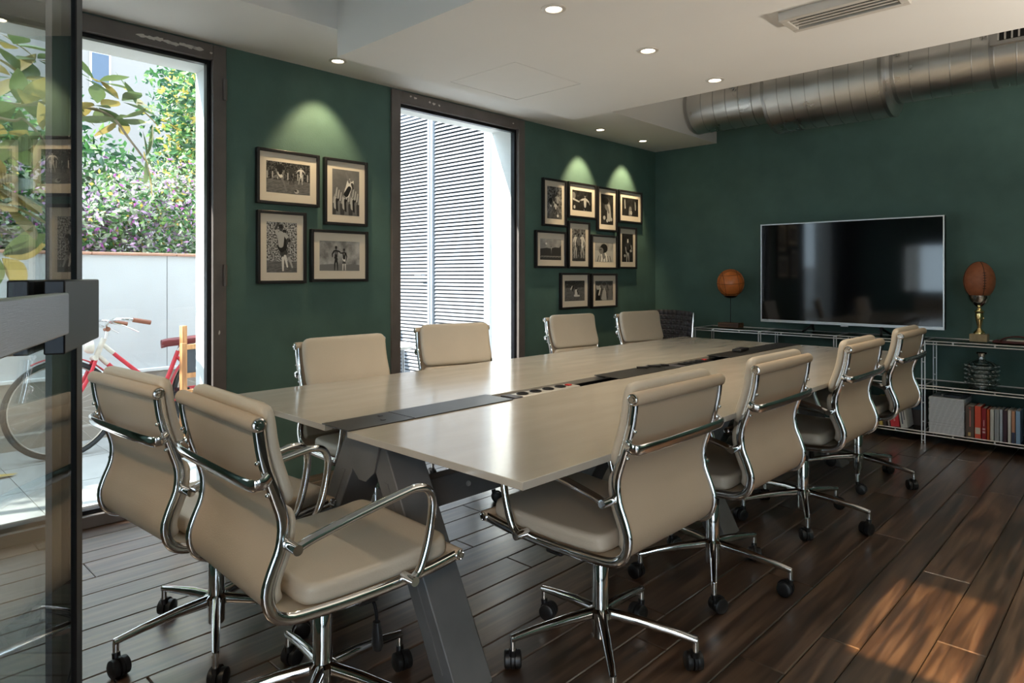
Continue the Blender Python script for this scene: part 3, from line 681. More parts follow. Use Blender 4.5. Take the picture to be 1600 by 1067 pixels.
place_chair(-1.31, 1.784, 180, -47, 'cream leather chair in the front, seat tucked under the near right table corner', True, 20)
place_chair(-1.315, 2.563, 180, -62, 'second cream chair along the right table side, counted from the camera', tw=80)
place_chair(-1.295, 3.487, 180, -66, 'third cream chair along the right table side, overlapping the farthest one', tw=150)
place_chair(-1.310, 4.41, 180, -74, 'farthest cream chair on the right table side, in front of the books', tw=40)
place_chair(-2.31, 0.955, 94, -95, 'cream leather chair nearest the bicycle window, back to the camera', tw=60)
place_chair(-1.69, 0.994, 88, -46, 'largest cream chair in the foreground, turned to the near table end', tw=110)
place_chair(-2.64, 1.83, 0, 20, 'cream chair facing the camera below the four pictures', tw=10)
place_chair(-2.90, 2.70, -16, 50, 'cream chair turned slightly, standing before the louvred window', tw=200)
place_chair(-2.99, 4.02, -8, 5, 'cream chair below the ten pictures, beside the louvred window frame', tw=90)
place_chair(-2.865, 4.75, -10, 33, 'farthest cream chair on the window side, next to the black chair', tw=70)

# ---------------------------------------------------------------- pictures
def tone_noise(name, a, b, scale, lo=0.4, hi=0.6, stretch=(1, 1, 1), detail=3):
    m = bpy.data.materials.new(name); m.use_nodes = True; N = m.node_tree.nodes; L = m.node_tree.links; p = N['Principled BSDF']; p.inputs['Roughness'].default_value = 0.5
    tc = N.new('ShaderNodeTexCoord'); mp = N.new('ShaderNodeMapping'); mp.inputs['Scale'].default_value = stretch; L.new(tc.outputs['Object'], mp.inputs[0])
    n = N.new('ShaderNodeTexNoise'); n.inputs['Scale'].default_value = scale; n.inputs['Detail'].default_value = detail; L.new(mp.outputs[0], n.inputs['Vector'])
    r = N.new('ShaderNodeValToRGB'); r.color_ramp.elements[0].position = lo; r.color_ramp.elements[1].position = hi
    r.color_ramp.elements[0].color = lin(a, a, a); r.color_ramp.elements[1].color = lin(b, b, b); L.new(n.outputs['Fac'], r.inputs[0]); L.new(r.outputs[0], p.inputs['Base Color'])
    return m
PH = {'crowd': tone_noise('print_crowd', 40, 200, 110), 'darkcrowd': tone_noise('print_dark_crowd', 22, 120, 120, 0.45, 0.72), 'pitch': tone_noise('print_pitch', 92, 120, 40, stretch=(1, 1, 5)),
      'sky': tone_noise('print_grey_sky', 108, 124, 12), 'dark': tone_noise('print_dark', 26, 48, 30), 'smoke': tone_noise('print_smoke', 118, 196, 16, 0.35, 0.7), 'lightgrey': tone_noise('print_pale_grey', 150, 176, 20), 'mid': tone_noise('print_mid_grey', 70, 110, 30), 'blur': tone_noise('print_blur', 40, 160, 45, 0.35, 0.7)}
TN = [mat('print_black', lin(24, 24, 24), 0.5), mat('print_dark_grey', lin(64, 64, 64), 0.5), mat('print_grey', lin(124, 124, 124), 0.5), mat('print_light_grey', lin(186, 186, 184), 0.5), mat('print_white', lin(232, 230, 226), 0.5)]
class Fig:
    def __init__(s, w, h): s.mb = MB(); s.w, s.h, s.n = w, h, 0
    def poly(s, pts, tone):
        s.n += 1; x = 0.0004 + 0.00004 * s.n; s.mb.mi = tone
        s.mb.add([(x, max(0.001, min(s.w - 0.001, u * s.w)), max(0.001, min(s.h - 0.001, v * s.h))) for u, v in pts], [tuple(range(len(pts)))])
    def ell(s, u, v, a, b, tone, n=14): s.poly([(u + a * math.cos(2 * math.pi * k / n), v + b * math.sin(2 * math.pi * k / n)) for k in range(n)], tone)
    def limb(s, p, q, r1, r2, tone):
        asp = s.w / s.h; dx, dy = (q[0] - p[0]) * asp, q[1] - p[1]; l = math.hypot(dx, dy) or 1; nx, ny = -dy / l, dx / l; pts = []
        a0 = math.atan2(ny, nx)
        for k in range(6): a = a0 + math.pi * k / 5; pts.append((p[0] + r1 * math.cos(a) / asp, p[1] + r1 * math.sin(a)))
        for k in range(6): a = a0 + math.pi + math.pi * k / 5; pts.append((q[0] + r2 * math.cos(a) / asp, q[1] + r2 * math.sin(a)))
        s.poly(pts, tone)
    def man(s, u, v, h, shirt=0, shorts=4, skin=2, armL=(-.13, .45), armR=(.13, .45), legL=(-.07, 0), legR=(.08, 0), lean=0, hair=0, sock=None):
        """v = ground, h = height, offsets in units of h"""
        k = s.h / s.w; P = lambda a, b: (u + a * h * k, v + b * h)
        for lg in (legL, legR):
            kn = (lg[0] * 0.5 + (0.02 if lg[0] > 0 else -0.02), (0.5 + lg[1]) / 2 + 0.02)
            s.limb(P(lean * .5, .5), P(*kn), .046 * h, .034 * h, skin); s.limb(P(*kn), P(*lg), .032 * h, .018 * h, skin if sock is None else sock)
        s.limb(P(lean * .5 - .03, .52), P(lean * .5 + .02, .45), .058 * h, .062 * h, shorts)
        for am, sg in ((armL, -1), (armR, 1)):
            el = ((sg * .1 + lean + am[0]) / 2 + sg * .04, (.78 + am[1]) / 2)
            s.limb(P(lean + sg * .085, .79), P(*el), .035 * h, .03 * h, shirt); s.limb(P(*el), P(*am), .028 * h, .022 * h, skin)
        s.limb(P(lean, .77), P(lean * .5, .55), .082 * h, .06 * h, shirt)
        s.ell(*P(lean * 1.2, .925), .052 * h * k, .07 * h, skin); s.ell(*P(lean * 1.2, .955), .054 * h * k, .045 * h, hair)
def picture(y0, y1, zb, zt, label, bg, figs, split=0.0, low='pitch', group='framed black and white photographs'):
    w, h = y1 - y0, zt - zb; e = empty('framed_photograph', (WX, y0, zb)); tag(e, label, 'picture', group)
    f, d = 0.018, 0.032
    for nm, a in (('frame_stile', (0, f, 0, h)), ('frame_stile', (w - f, w, 0, h)), ('frame_rail', (f, w - f, 0, f)), ('frame_rail', (f, w - f, h - f, h))):
        MB().box(0.001, d, a[0], a[1], a[2], a[3]).build(nm, M['frame_black'], e, bev=0.003)
    MB().box(0.004, 0.018, f - 0.001, w - f + 0.001, f - 0.001, h - f + 0.001).build('mount_board', M['mat_board'], e, smooth=False)
    mu, mv = (0.062, 0.07) if w > h else (0.068, 0.066)
    if w < h: mu = 0.06
    pw, ph = w - 2 * mu, h - 2 * mv
    p = MB().box(0.0175, 0.0184, 0, pw, ph * split, ph).build('photo_print', PH[bg], e, loc=(0, mu, mv), smooth=False)
    if split: MB().box(0.0175, 0.0184, 0, pw, 0, ph * split).build('print_ground', PH[low], p, smooth=False)
    F_ = Fig(pw, ph); figs(F_)
    if F_.mb.v: F_.mb.build('print_figures', TN, p, loc=(0.0184, 0, 0), smooth=False)['kind'] = 'stuff'
    return e
def f1(F):
    for k in range(9): F.limb((.02 + k * .115, .46), (.02 + k * .115, .66), .02, .02, 3)
    F.man(.30, .12, .95, shirt=0, shorts=4, skin=2, armL=(-.12, .55), armR=(.10, .5), legL=(-.34, .28), legR=(.24, -.05), lean=.02)
    F.man(.57, .30, .62, shirt=1, shorts=0, skin=1, legL=(-.12, .02), legR=(.12, .03)); F.man(.78, .33, .60, shirt=4, shorts=4, skin=3, armL=(-.25, .62), armR=(.25, .60), legL=(-.13, .02))
    F.ell(.68, .09, .055, .07, 3); F.ell(.66, .11, .03, .04, 1)
def f2(F):
    for k in range(13):
        u = .05 + (k * .077) % .95; v = .12 + .05 * ((k * 7) % 4)
        F.limb((u, v - .1), (u, v + .1), .05, .06, (1, 3, 0, 2)[k % 4]); F.ell(u, v + .16, .05, .04, (1, 2, 0)[k % 3]); F.limb((u, v + .15), (u + .04, v + .32), .02, .014, 3)
    F.limb((.52, .46), (.66, .74), .07, .085, 4); F.limb((.50, .46), (.62, .60), .06, .05, 0); F.ell(.70, .80, .06, .05, 2); F.limb((.62, .74), (.50, .93), .03, .02, 2); F.limb((.72, .70), (.76, .60), .03, .02, 1)
def f3(F):
    F.man(.58, .02, .84, shirt=0, shorts=1, skin=2, armL=(-.02, .75), armR=(.12, .6), legL=(-.04, .02), legR=(.2, .1), sock=3)
    F.man(.46, .04, .92, shirt=3, shorts=0, skin=1, armL=(-.06, 1.02), armR=(.14, .58), legL=(.05, .0), legR=(.15, .08), sock=4)
def f4(F):
    F.poly([(0, 0), (1, 0), (1, .2), (.8, .24), (.6, .19), (.3, .23), (0, .2)], 2)
    F.man(.40, .02, .82, shirt=0, shorts=0, skin=0, armL=(-.17, .55), armR=(.2, .72), sock=0); F.man(.60, .02, .74, shirt=0, shorts=4, skin=1, armL=(-.18, .78), armR=(.1, .45), sock=4)
    for u in (.375, .41): F.limb((u, .56), (u, .64), .008, .008, 3)
    F.limb((.60, .54), (.60, .60), .008, .008, 3)
def f5(F):
    F.man(.42, .2, .68, 1, 4, 1, lean=.05, armR=(.2, .8)); F.man(.72, .16, .66, 3, 0, 2, armL=(-.2, .7), lean=-.05); F.man(.22, .12, .62, 0, 4, 2, legR=(.2, .1)); F.man(.6, .05, .5, 4, 1, 1, legL=(-.3, .1), lean=-.1); F.ell(.7, .1, .07, .045, 4)
def f6(F):
    F.ell(.06, .72, .10, .18, 2); F.limb((.04, .55), (.34, .44), .05, .035, 3); F.man(.64, -.52, 1.40, shirt=3, shorts=0, skin=2, armL=(-.32, .72), armR=(.28, .62)); F.ell(.1, .16, .05, .09, 3); F.ell(.28, .72, .04, .05, 1)
def f7(F):
    F.ell(.42, .72, .34, .19, 1); F.ell(.52, .62, .22, .16, 2); F.limb((.62, .6), (.66, .22), .09, .12, 3); F.limb((.5, .58), (.62, .42), .06, .05, 2); F.ell(.26, .22, .10, .07, 3); F.ell(.5, .13, .08, .06, 3); F.ell(.85, .18, .07, .06, 3); F.ell(.36, .78, .25, .12, 0)
def f8(F):
    F.limb((.18, .42), (.16, .86), .05, .03, 3); F.limb((.82, .36), (.80, .80), .035, .025, 3); F.ell(.5, .50, .09, .09, 1); F.limb((.5, .40), (.5, .08), .13, .17, 2)
    for u in (.46,): F.limb((u, .10), (u, .27), .014, .014, 4)
    F.ell(.56, .185, .05, .09, 4); F.ell(.56, .185, .022, .055, 1)
def f9(F):
    F.poly([(0, 0), (1, 0), (1, .75), (.9, .6), (.7, .62), (.5, .55), (.3, .58), (0, .52)], 1); F.ell(.28, .78, .04, .05, 4); F.man(.52, .3, .35, 3, 2, 2, armL=(-.3, .9), armR=(.3, .9))
    for k in range(14): F.limb((.03 + .07 * k, .13 + .02 * (k % 2)), (.06 + .07 * k, .19), .014, .01, 4)
def f10(F):
    F.man(.25, .1, .78, 4, 3, 3); F.man(.75, .1, .8, 4, 4, 3, armL=(-.2, .6)); F.man(.46, .1, .76, 2, 1, 1, sock=0); F.limb((.1, .05), (.9, .06), .03, .03, 1)
def f11(F):
    F.poly([(0, 0), (1, 0), (1, .55), (0, .58)], 3); F.limb((.48, .22), (.48, .05), .30, .33, 4)
    for k in range(6): F.limb((.12 + k * .15, .0), (.20 + k * .12, .3), .028, .02, 0)
    F.limb((.44, .42), (.47, .26), .11, .12, 2); F.ell(.36, .62, .17, .22, 2); F.ell(.48, .70, .20, .24, 0); F.ell(.33, .57, .12, .17, 2); F.limb((.24, .62), (.34, .63), .02, .02, 0)
def f12(F):
    F.man(.52, -.05, .95, shirt=1, shorts=0, skin=3, armL=(-.1, .4), armR=(.25, .55)); F.ell(.52, .74, .06, .07, 4); F.ell(.8, .4, .1, .05, 3); F.ell(.25, .22, .09, .05, 3)
def f13(F):
    F.man(.38, .22, .6, 0, 1, 2, armL=(-.05, .75), lean=.05); F.limb((.3, .58), (.36, .72), .04, .03, 4); F.limb((.56, .50), (.56, .32), .10, .11, 4); F.ell(.55, .64, .07, .08, 1); F.limb((.48, .26), (.72, .25), .05, .04, 4); F.limb((.62, .5), (.66, .34), .04, .03, 0)
def f14(F):
    for u, t in ((.16, 3), (.5, 2), (.84, 2)):
        F.limb((u, .40), (u, .0), .16, .20, (0, 3, 2)[int(u * 3)]); F.ell(u, .72, .12, .17, t); F.ell(u, .84, .12, .09, 1)
    F.limb((.2, .3), (.28, .62), .05, .04, 4); F.limb((.58, .2), (.5, .6), .06, .05, 3); F.limb((.36, .1), (.44, .5), .05, .04, 3)
picture(1.787, 2.193, 1.662, 1.987, 'framed photograph of a player striking a ball, upper left of the four', 'darkcrowd', f1, 0.42)
picture(2.227, 2.546, 1.561, 1.985, 'framed photograph of a player lifted above a crowd of team mates', 'sky', f2)
picture(1.791, 2.104, 1.192, 1.623, 'framed photograph of two embracing players before a packed stand', 'crowd', f3, 0.22)
picture(2.135, 2.55, 1.20, 1.528, 'framed photograph of two dark figures standing before pale smoke', 'smoke', f4)
picture(4.31, 4.626, 1.665, 2.075, 'framed photograph of a scramble of players, upper left of the ten', 'blur', f5, 0.15, 'mid')
picture(4.651, 5.063, 1.758, 2.078, 'framed photograph of a player in a pale shirt spreading his arms', 'dark', f6)
picture(5.083, 5.400, 1.658, 2.074, 'framed photograph of a long haired head in profile with raised hand', 'dark', f7)
picture(5.427, 5.833, 1.759, 2.076, 'framed dark photograph of a figure from behind with number 10', 'dark', f8)
picture(4.216, 4.619, 1.304, 1.623, 'framed photograph of a misty crowd scene, leftmost of the ten', 'lightgrey', f9, 0.2, 'dark')
picture(4.651, 4.964, 1.304, 1.725, 'framed photograph of three players standing in a row, upright format', 'blur', f10, 0.12, 'mid')
picture(4.988, 5.402, 1.299, 1.62, 'framed photograph of a dark haired man in a striped shirt', 'lightgrey', f11)
picture(5.427, 5.737, 1.307, 1.716, 'framed dark photograph of a lone standing figure, rightmost upright one', 'dark', f12)
picture(4.544, 4.954, 0.941, 1.263, 'framed photograph of two figures kneeling on a pitch, bottom left', 'darkcrowd', f13, 0.66)
picture(4.992, 5.396, 0.935, 1.258, 'framed photograph of three men side by side, bottom right', 'mid', f14)

# ---------------------------------------------------------------- chrome shelving along the back wall
SF, SBk = 5.70, 6.06
ST = [(0.755, 0.735), (0.425, 0.405), (0.085, 0.065)]
sh = empty('shelving_unit', (-1.25, 5.88, 0)); tag(sh, 'low chrome wire shelving along the green back wall', 'shelf')
def S(mb, name, m_, **k): return mb.build(name, m_, sh, loc=(1.25, -5.88, 0), **k)
UX = [-3.11, -2.488, -1.866, -1.246, -0.625, -0.003]
rr = 0.0048
for x in UX:
    for y in (SF, SBk):
        mb = MB().cyl((x - 0.010, y, 0), (x - 0.010, y, 0.758), rr, 8).cyl((x + 0.010, y, 0), (x + 0.010, y, 0.758), rr, 8)
        for z in (0.02, 0.16, 0.30, 0.47, 0.60, 0.75): mb.box(x - 0.010, x + 0.010, y - 0.004, y + 0.004, z - 0.004, z + 0.004)
        S(mb, 'upright', M['shelf_chrome'])
    for za, zb in ST:
        S(MB().cyl((x, SF, za), (x, SBk, za), 0.004, 8).cyl((x, SF, zb), (x, SBk, zb), 0.004, 8), 'cross_rail', M['shelf_chrome'])
for a, b in zip(UX, UX[1:]):
    for k, (za, zb) in enumerate(ST):
        if k == 1 and a < -2: pass
        for y in (SF, SBk):
            mb = MB().cyl((a, y, za), (b, y, za), 0.0045, 8).cyl((a, y, zb), (b, y, zb), 0.0045, 8)
            for t in (0.3, 0.7): xx = a + (b - a) * t; mb.box(xx - 0.005, xx + 0.005, y - 0.003, y + 0.003, zb, za)
            S(mb, 'rail', M['shelf_chrome'])
        if k < 2 or a > -2.0:
            S(MB().box(a + 0.012, b - 0.012, SF + 0.006, SBk - 0.006, za - 0.006, za + 0.0), 'shelf_panel', M['shelf_panel'], smooth=False)
TOP = 0.7598

tv = empty('television', (-1.85, 5.90, TOP)); tag(tv, 'large flat television with thin silver bezel, switched off', 'television')
TW2, TB, TTOP = 0.7035, 0.829 - TOP, 1.693 - TOP
MB().box(-TW2, TW2, -0.018, 0.03, TB, TTOP).build('back_housing', M['black_plastic'], tv, bev=0.004)
bz = 0.009
MB().box(-TW2, TW2, -0.026, -0.017, TB, TB + 0.022).box(-TW2, TW2, -0.026, -0.017, TTOP - bz, TTOP).box(-TW2, -TW2 + bz, -0.026, -0.017, TB + 0.022, TTOP - bz).box(TW2 - bz, TW2, -0.026, -0.017, TB + 0.022, TTOP - bz).build('bezel', M['tv_frame'], tv, smooth=False)
MB().box(-TW2 + bz, TW2 - bz, -0.0225, -0.0178, TB + 0.022, TTOP - bz).build('screen', M['screen'], tv, smooth=False)
MB().box(-0.03, 0.03, -0.030, -0.024, TB - 0.012, TB + 0.010).build('sensor_tab', M['tv_frame'], tv, bev=0.003)
for s_ in (-1, 1):
    MB().tube([(s_ * 0.30, -0.12, 0.008), (s_ * 0.27, -0.01, 0.05), (s_ * 0.26, 0.0, 0.10)], 0.010, 8).tube([(s_ * 0.30, 0.13, 0.008), (s_ * 0.27, 0.02, 0.05), (s_ * 0.26, 0.0, 0.10)], 0.010, 8).build('stand_foot', M['black_metal'], tv)

fb = empty('football_on_stand', (-2.84, 5.88, TOP)); tag(fb, 'old brown leather football on a rod with wooden block', 'football')
MB().box(-0.10, 0.10, -0.055, 0.055, 0.001, 0.045).build('wood_base', M['oak_block'], fb, bev=0.003)
MB().cyl((0, 0, 0.04), (0, 0, 0.28), 0.0035, 8).build('rod', M['black_metal'], fb)
MB().lathe([(0.028, 0.272), (0.05, 0.282), (0.062, 0.292), (0.06, 0.294), (0.026, 0.279)], 24, caps=False).build('cradle', M['black_metal'], fb)
bl = MB().ball((0, 0, 0), (0.122, 0.122, 0.130), 36, 24).build('ball', M['ball'], fb, loc=(0, 0, 0.41))
def ring_on(r, n, tilt, off, rz):
    out = []
    for k in range(n):
        a = 2 * math.pi * k / n; rad = math.sqrt(max(0, 1 - off * off)); p = Vector((rad * math.cos(a), rad * math.sin(a), off))
        p = Matrix.Rotation(rz, 3, 'Z') @ (Matrix.Rotation(tilt, 3, 'X') @ p); out.append((p.x * r[0], p.y * r[1], p.z * r[2]))
    return out
for tl, of, rz in ((R(90), .55, 0.5), (R(90), -.55, 0.5), (R(8), .62, 0), (R(8), -.70, 0), (R(80), .5, 2.1), (R(80), -.5, 2.1), (R(5), 0.0, 0)):
    MB().tube(ring_on((.1225, .1225, .1305), 48, tl, of, rz), 0.0018, 6, closed=True).build('seam', M['ball_seam'], bl)

tr = empty('trophy_cup', (-0.93, 5.88, TOP)); tag(tr, 'gold and silver trophy cup on a stone block', 'trophy')
MB().box(-0.054, 0.054, -0.045, 0.045, 0.001, 0.056).build('stone_base', M['marble'], tr, bev=0.002)
MB().lathe([(0.036, 0.056), (0.036, 0.066), (0.026, 0.078), (0.018, 0.088), (0.012, 0.098), (0.014, 0.11), (0.022, 0.15), (0.026, 0.185), (0.024, 0.205), (0.030, 0.212), (0.032, 0.22), (0.018, 0.232), (0.012, 0.246)], 32).build('stem', M['gold'], tr)
MB().lathe([(0.012, 0.244), (0.020, 0.252), (0.040, 0.268), (0.056, 0.290), (0.066, 0.318), (0.070, 0.336), (0.067, 0.336), (0.060, 0.310), (0.040, 0.278), (0.01, 0.262)], 40).build('bowl', M['silver'], tr)
MB().ball((0.0, -0.025, 0.165), 0.008, 10, 6).ball((0.024, 0.0, 0.17), 0.008, 10, 6).build('ornament', M['gold'], tr)
rb = empty('rugby_ball', (-0.93, 5.88, TOP + 0.30)); tag(rb, 'worn brown leather rugby ball standing in the trophy cup', 'rugby ball')
MB().ball((0, 0, 0.142), (0.098, 0.098, 0.138), 36, 26).build('ball_body', M['rugby'], rb)
for k in range(4):
    pts = [(0.0985 * math.sin(t) * math.cos(R(-62 + 90 * k)), 0.0985 * math.sin(t) * math.sin(R(-62 + 90 * k)), 0.142 - 0.1385 * math.cos(t)) for t in [R(6 + 168 * i / 24) for i in range(25)]]
    MB().tube(pts, 0.0022, 6).build('seam', M['rugby_seam'], rb)
for i in range(7):
    a = R(-62); t = R(66 + 8 * i); c_ = Vector((0.0995 * math.sin(t) * math.cos(a), 0.0995 * math.sin(t) * math.sin(a), 0.142 - 0.139 * math.cos(t))); d_ = Vector((-math.sin(a), math.cos(a), 0)) * 0.010
    MB().tube([c_ - d_, c_ + d_], 0.002, 6).build('lace', M['rugby_seam'], rb)

bt = empty('glass_decanter', (-0.915, 5.88, 0.4258)); tag(bt, 'ribbed clear glass decanter with metal stopper on the shelf', 'decanter')
prof = [(0.070, 0.001), (0.086, 0.006)]
for k in range(5):
    z = 0.022 + k * 0.031; prof += [(0.086, z), (0.100, z + 0.009), (0.102, z + 0.016), (0.098, z + 0.022), (0.086, z + 0.030)]
prof += [(0.070, 0.190), (0.040, 0.200), (0.026, 0.206), (0.022, 0.235)]
bgl = glass_mat('decanter_clear_glass', (0.92, 0.95, 0.95, 1), 2.8, 0.08)
MB().lathe(prof + [(r - 0.006, z) for r, z in prof[::-1]], 48, caps=False).build('bottle', bgl, bt)
for k in range(5):
    for j in range(14):
        a = 2 * math.pi * (j + 0.5 * (k % 2)) / 14
        if k % 2 == 0 or True: MB().ball((0.099 * math.cos(a), 0.099 * math.sin(a), 0.036 + k * 0.031), (0.012, 0.012, 0.010), 8, 6).build('glass_bead', bgl, bt)
MB().lathe([(0.024, 0.226), (0.026, 0.23), (0.026, 0.242), (0.038, 0.246), (0.040, 0.252), (0.030, 0.258), (0.012, 0.260)], 28).build('stopper', M['silver'], bt)

tray = empty('leather_tray', (-0.70, 5.84, TOP)); tag(tray, 'dark red leather tray with arched handle at the shelf end', 'tray')
pts = [(-.135, 0), (.145, 0), (.14, .022), (.10, .030), (.07, .046), (.03, .056), (-.01, .055), (-.05, .044), (-.08, .030), (-.13, .020)]
hole = None
MB().box(-.14, .15, -.05, .09, .001, .020).build('tray_body', M['red_tray'], tray, bev=0.006)
MB().tube(catmull([(-.10, -.045, .016), (-.07, -.045, .038), (-.02, -.045, .052), (.03, -.045, .053), (.08, -.045, .038), (.11, -.045, .016)], 5), (0.006, 0.012), 10, up=(0, 0, 1)).build('handle', M['red_tray'], tray)
MB().box(-.06, .05, -.03, .03, .0201, .027).build('lining', M['mat_board'], tray, smooth=False)
pbx = MB().box(-0.66, -0.42, 5.93, 6.04, TOP + 0.001, TOP + 0.065).build('storage_box', M['pale_box'], bev=0.004); tag(pbx, 'low pale grey box behind the red leather tray', 'box')
cupm = empty('small_goblet', (-2.80, 5.80, 0.4258)); tag(cupm, 'small silver goblet on the shelf below the football', 'goblet')
MB().lathe([(0.022, 0.001), (0.022, 0.006), (0.005, 0.012), (0.005, 0.07), (0.02, 0.09), (0.026, 0.13), (0.024, 0.13), (0.016, 0.092)], 20).build('cup', M['silver'], cupm)
MB().lathe([(0.027, 0.126), (0.028, 0.130), (0.024, 0.132)], 20).build('rim', M['gold'], cupm)

# books: (width, height, spine rgb, lean deg, label, stripe rgb or None)
def book(x, w, h, rgb, label, lean=0.0, stripe=None, depth=0.17, z=0.0858, group='books on the bottom shelf', cover=None, marks=()):
    e = empty('book', (x, SF + 0.015, z)); e.rotation_euler = (0, R(lean), 0); tag(e, label, 'book', group)
    cm = mat('book_cloth', lin(*rgb), 0.55)
    t = 0.0025
    MB().box(0, t, 0, depth, 0, h).box(w - t, w, 0, depth, 0, h).box(t, w - t, 0, t, 0, h).build('cover', cm, e, bev=0.0008, seg=1)
    MB().box(t, w - t, t, depth - 0.004, 0.003, h - 0.004).build('pages', M['paper'], e, smooth=False)
    for (za, zb, ua, ub, c_) in marks:
        MB().box(w * ua, w * ub, -0.0006, 0.0002, h * za, h * zb).build('spine_print', mat('spine_ink', lin(*c_), 0.6), e, smooth=False)
    return e
bx = -0.985
right = [(.050, .225, (98, 84, 76), 'thick brown book beside the magazine pile', [(.05, .16, .3, .6, (200, 170, 110)), (.34, .86, .45, .62, (190, 120, 110)), (.9, .95, .4, .6, (180, 70, 60))]),
    (.036, .228, (226, 92, 66), 'bright orange red book with a pale label', [(.14, .34, .08, .92, (214, 204, 184))]),
    (.026, .218, (150, 34, 42), 'dark red book beside the orange red one', [(.3, .36, .2, .8, (220, 190, 190)), (.42, .62, .4, .6, (214, 170, 170)), (.2, .26, .2, .8, (220, 190, 190))]),
    (.015, .215, (190, 88, 40), 'thin burnt orange book after the dark red one', []), (.020, .217, (206, 206, 200), 'slim off white book after the orange one', []), (.026, .220, (160, 164, 166), 'mid grey book among the pale books', [(.1, .9, .4, .5, (120, 124, 130))]),
    (.014, .222, (186, 196, 206), 'thin bluish white book beside the dark plum one', []), (.022, .220, (66, 46, 58), 'dark plum book between pale spines', []), (.017, .224, (214, 212, 208), 'white book with an orange strip beside it', []), (.018, .220, (196, 146, 116), 'salmon coloured slim book', [(0, .34, 0, 1, (60, 66, 92))]),
    (.024, .226, (140, 172, 202), 'light blue book between the salmon and the black one', []), (.034, .214, (24, 46, 56), 'black and teal book with gold title', [(.84, .94, .2, .8, (200, 176, 96)), (.15, .6, .5, .66, (170, 160, 110))]), (.022, .220, (188, 178, 148), 'beige book near the shelf end', [(.2, .7, .3, .5, (100, 90, 70))]),
    (.032, .210, (110, 180, 186), 'turquoise book with a pink band', [(.4, .68, 0, 1, (206, 180, 186))]), (.022, .206, (44, 32, 48), 'dark purple book, last before the frame edge', []), (.03, .2, (190, 90, 110), 'rose red book at the picture edge', [])]
for w, h, rgb, lb, mk in right:
    if bx < -0.612 and bx + w > -0.640: bx = -0.610
    book(bx, w, h, rgb, lb, marks=mk, lean=0.0); bx += w + 0.0045
left = [(.022, .15, (96, 116, 150), 'slate blue paperback, leftmost of the leaning books', []), (.020, .17, (206, 196, 168), 'cream paperback beside the slate blue one', []), (.028, .19, (52, 74, 134), 'royal blue paperback with a white mark', [(.1, .16, .3, .7, (220, 220, 230))]), (.016, .205, (206, 212, 176), 'pale lime paperback beside the royal blue one', []),
    (.024, .215, (218, 194, 110), 'yellow paperback with a white middle', [(.3, .6, .1, .9, (222, 214, 190))]), (.024, .21, (74, 66, 66), 'dark grey book next to the big red one', [(.4, .8, .3, .6, (150, 150, 150))]), (.012, .212, (176, 162, 156), 'thin pinkish grey book before the wide red one', []),
    (.060, .232, (214, 62, 70), 'wide bright red book leaning left', [(.18, .8, .42, .58, (226, 150, 150))]), (.048, .238, (206, 206, 200), 'white book with dark lettering and teal top', [(.84, .96, .1, .9, (90, 170, 176)), (.12, .78, .25, .42, (74, 84, 100)), (.25, .8, .6, .72, (90, 90, 96))])]
bx = -1.66
for w, h, rgb, lb, mk in left:
    book(bx, w, h, rgb, lb, lean=-7.5, marks=mk); bx += w + 0.007
e = empty('picture_card', (-1.395, SF + 0.20, 0.0858)); tag(e, 'grey card with a blue picture leaning behind the white book', 'card')
MB().box(0, 0.13, 0, 0.004, 0, 0.235).build('card', mat('card_grey', lin(86, 80, 80), 0.7), e, smooth=False)
MB().box(0.008, 0.122, -0.001, 0.0, 0.12, 0.23).build('card_picture', mat('card_blue', lin(66, 92, 112), 0.5, var=0.4, vscale=30), e, smooth=False)
MB().ball((0.065, -0.0005, 0.18), (0.035, 0.002, 0.026), 14, 8).build('card_emblem', mat('card_navy', lin(20, 40, 70), 0.5), e)
magm = mat('magazine_cover', lin(232, 236, 242), 0.35); z = 0.0858
mg = None
for k in range(27):
    o = None
    if mg is None:
        e = empty('magazine'); MB().box(0, 0.215, 0, 0.28, 0, 0.0046).build('pages', M['paper'], e, smooth=False)
        MB().box(-0.001, 0.217, -0.002, 0.281, 0.0046, 0.0060).box(-0.001, 0.217, -0.002, 0.281, -0.0006, 0.0002).box(-0.001, 0.217, -0.003, -0.0018, -0.0006, 0.0060).build('cover', magm, e, bev=0.0008, seg=1); mg = e
    else: e = copy_tree(mg)
    e.location = (-1.212 + random.uniform(-.002, .002), SF + 0.012 + random.uniform(-.002, .003), z + 0.0008); z += 0.0098
    tag(e, {0: 'lowest pale magazine of the tall stack, resting on the shelf', 26: 'topmost pale magazine of the tall stack, under the spectacle case'}.get(k, 'pale magazine in the middle of the tall stack on the bottom shelf'), 'magazine', 'stacked pale magazines')
e = empty('folded_glasses', (-1.13, SF + 0.06, z + 0.002)); tag(e, 'folded spectacle case lying on top of the magazine stack', 'case')
MB().box(0, 0.12, -0.02, 0.03, 0, 0.016).build('case_body', M['slate'], e, bev=0.006); MB().ball((0.0, 0.0, 0.009), (0.016, 0.012, 0.009), 14, 8).build('case_clasp', M['alu'], e)

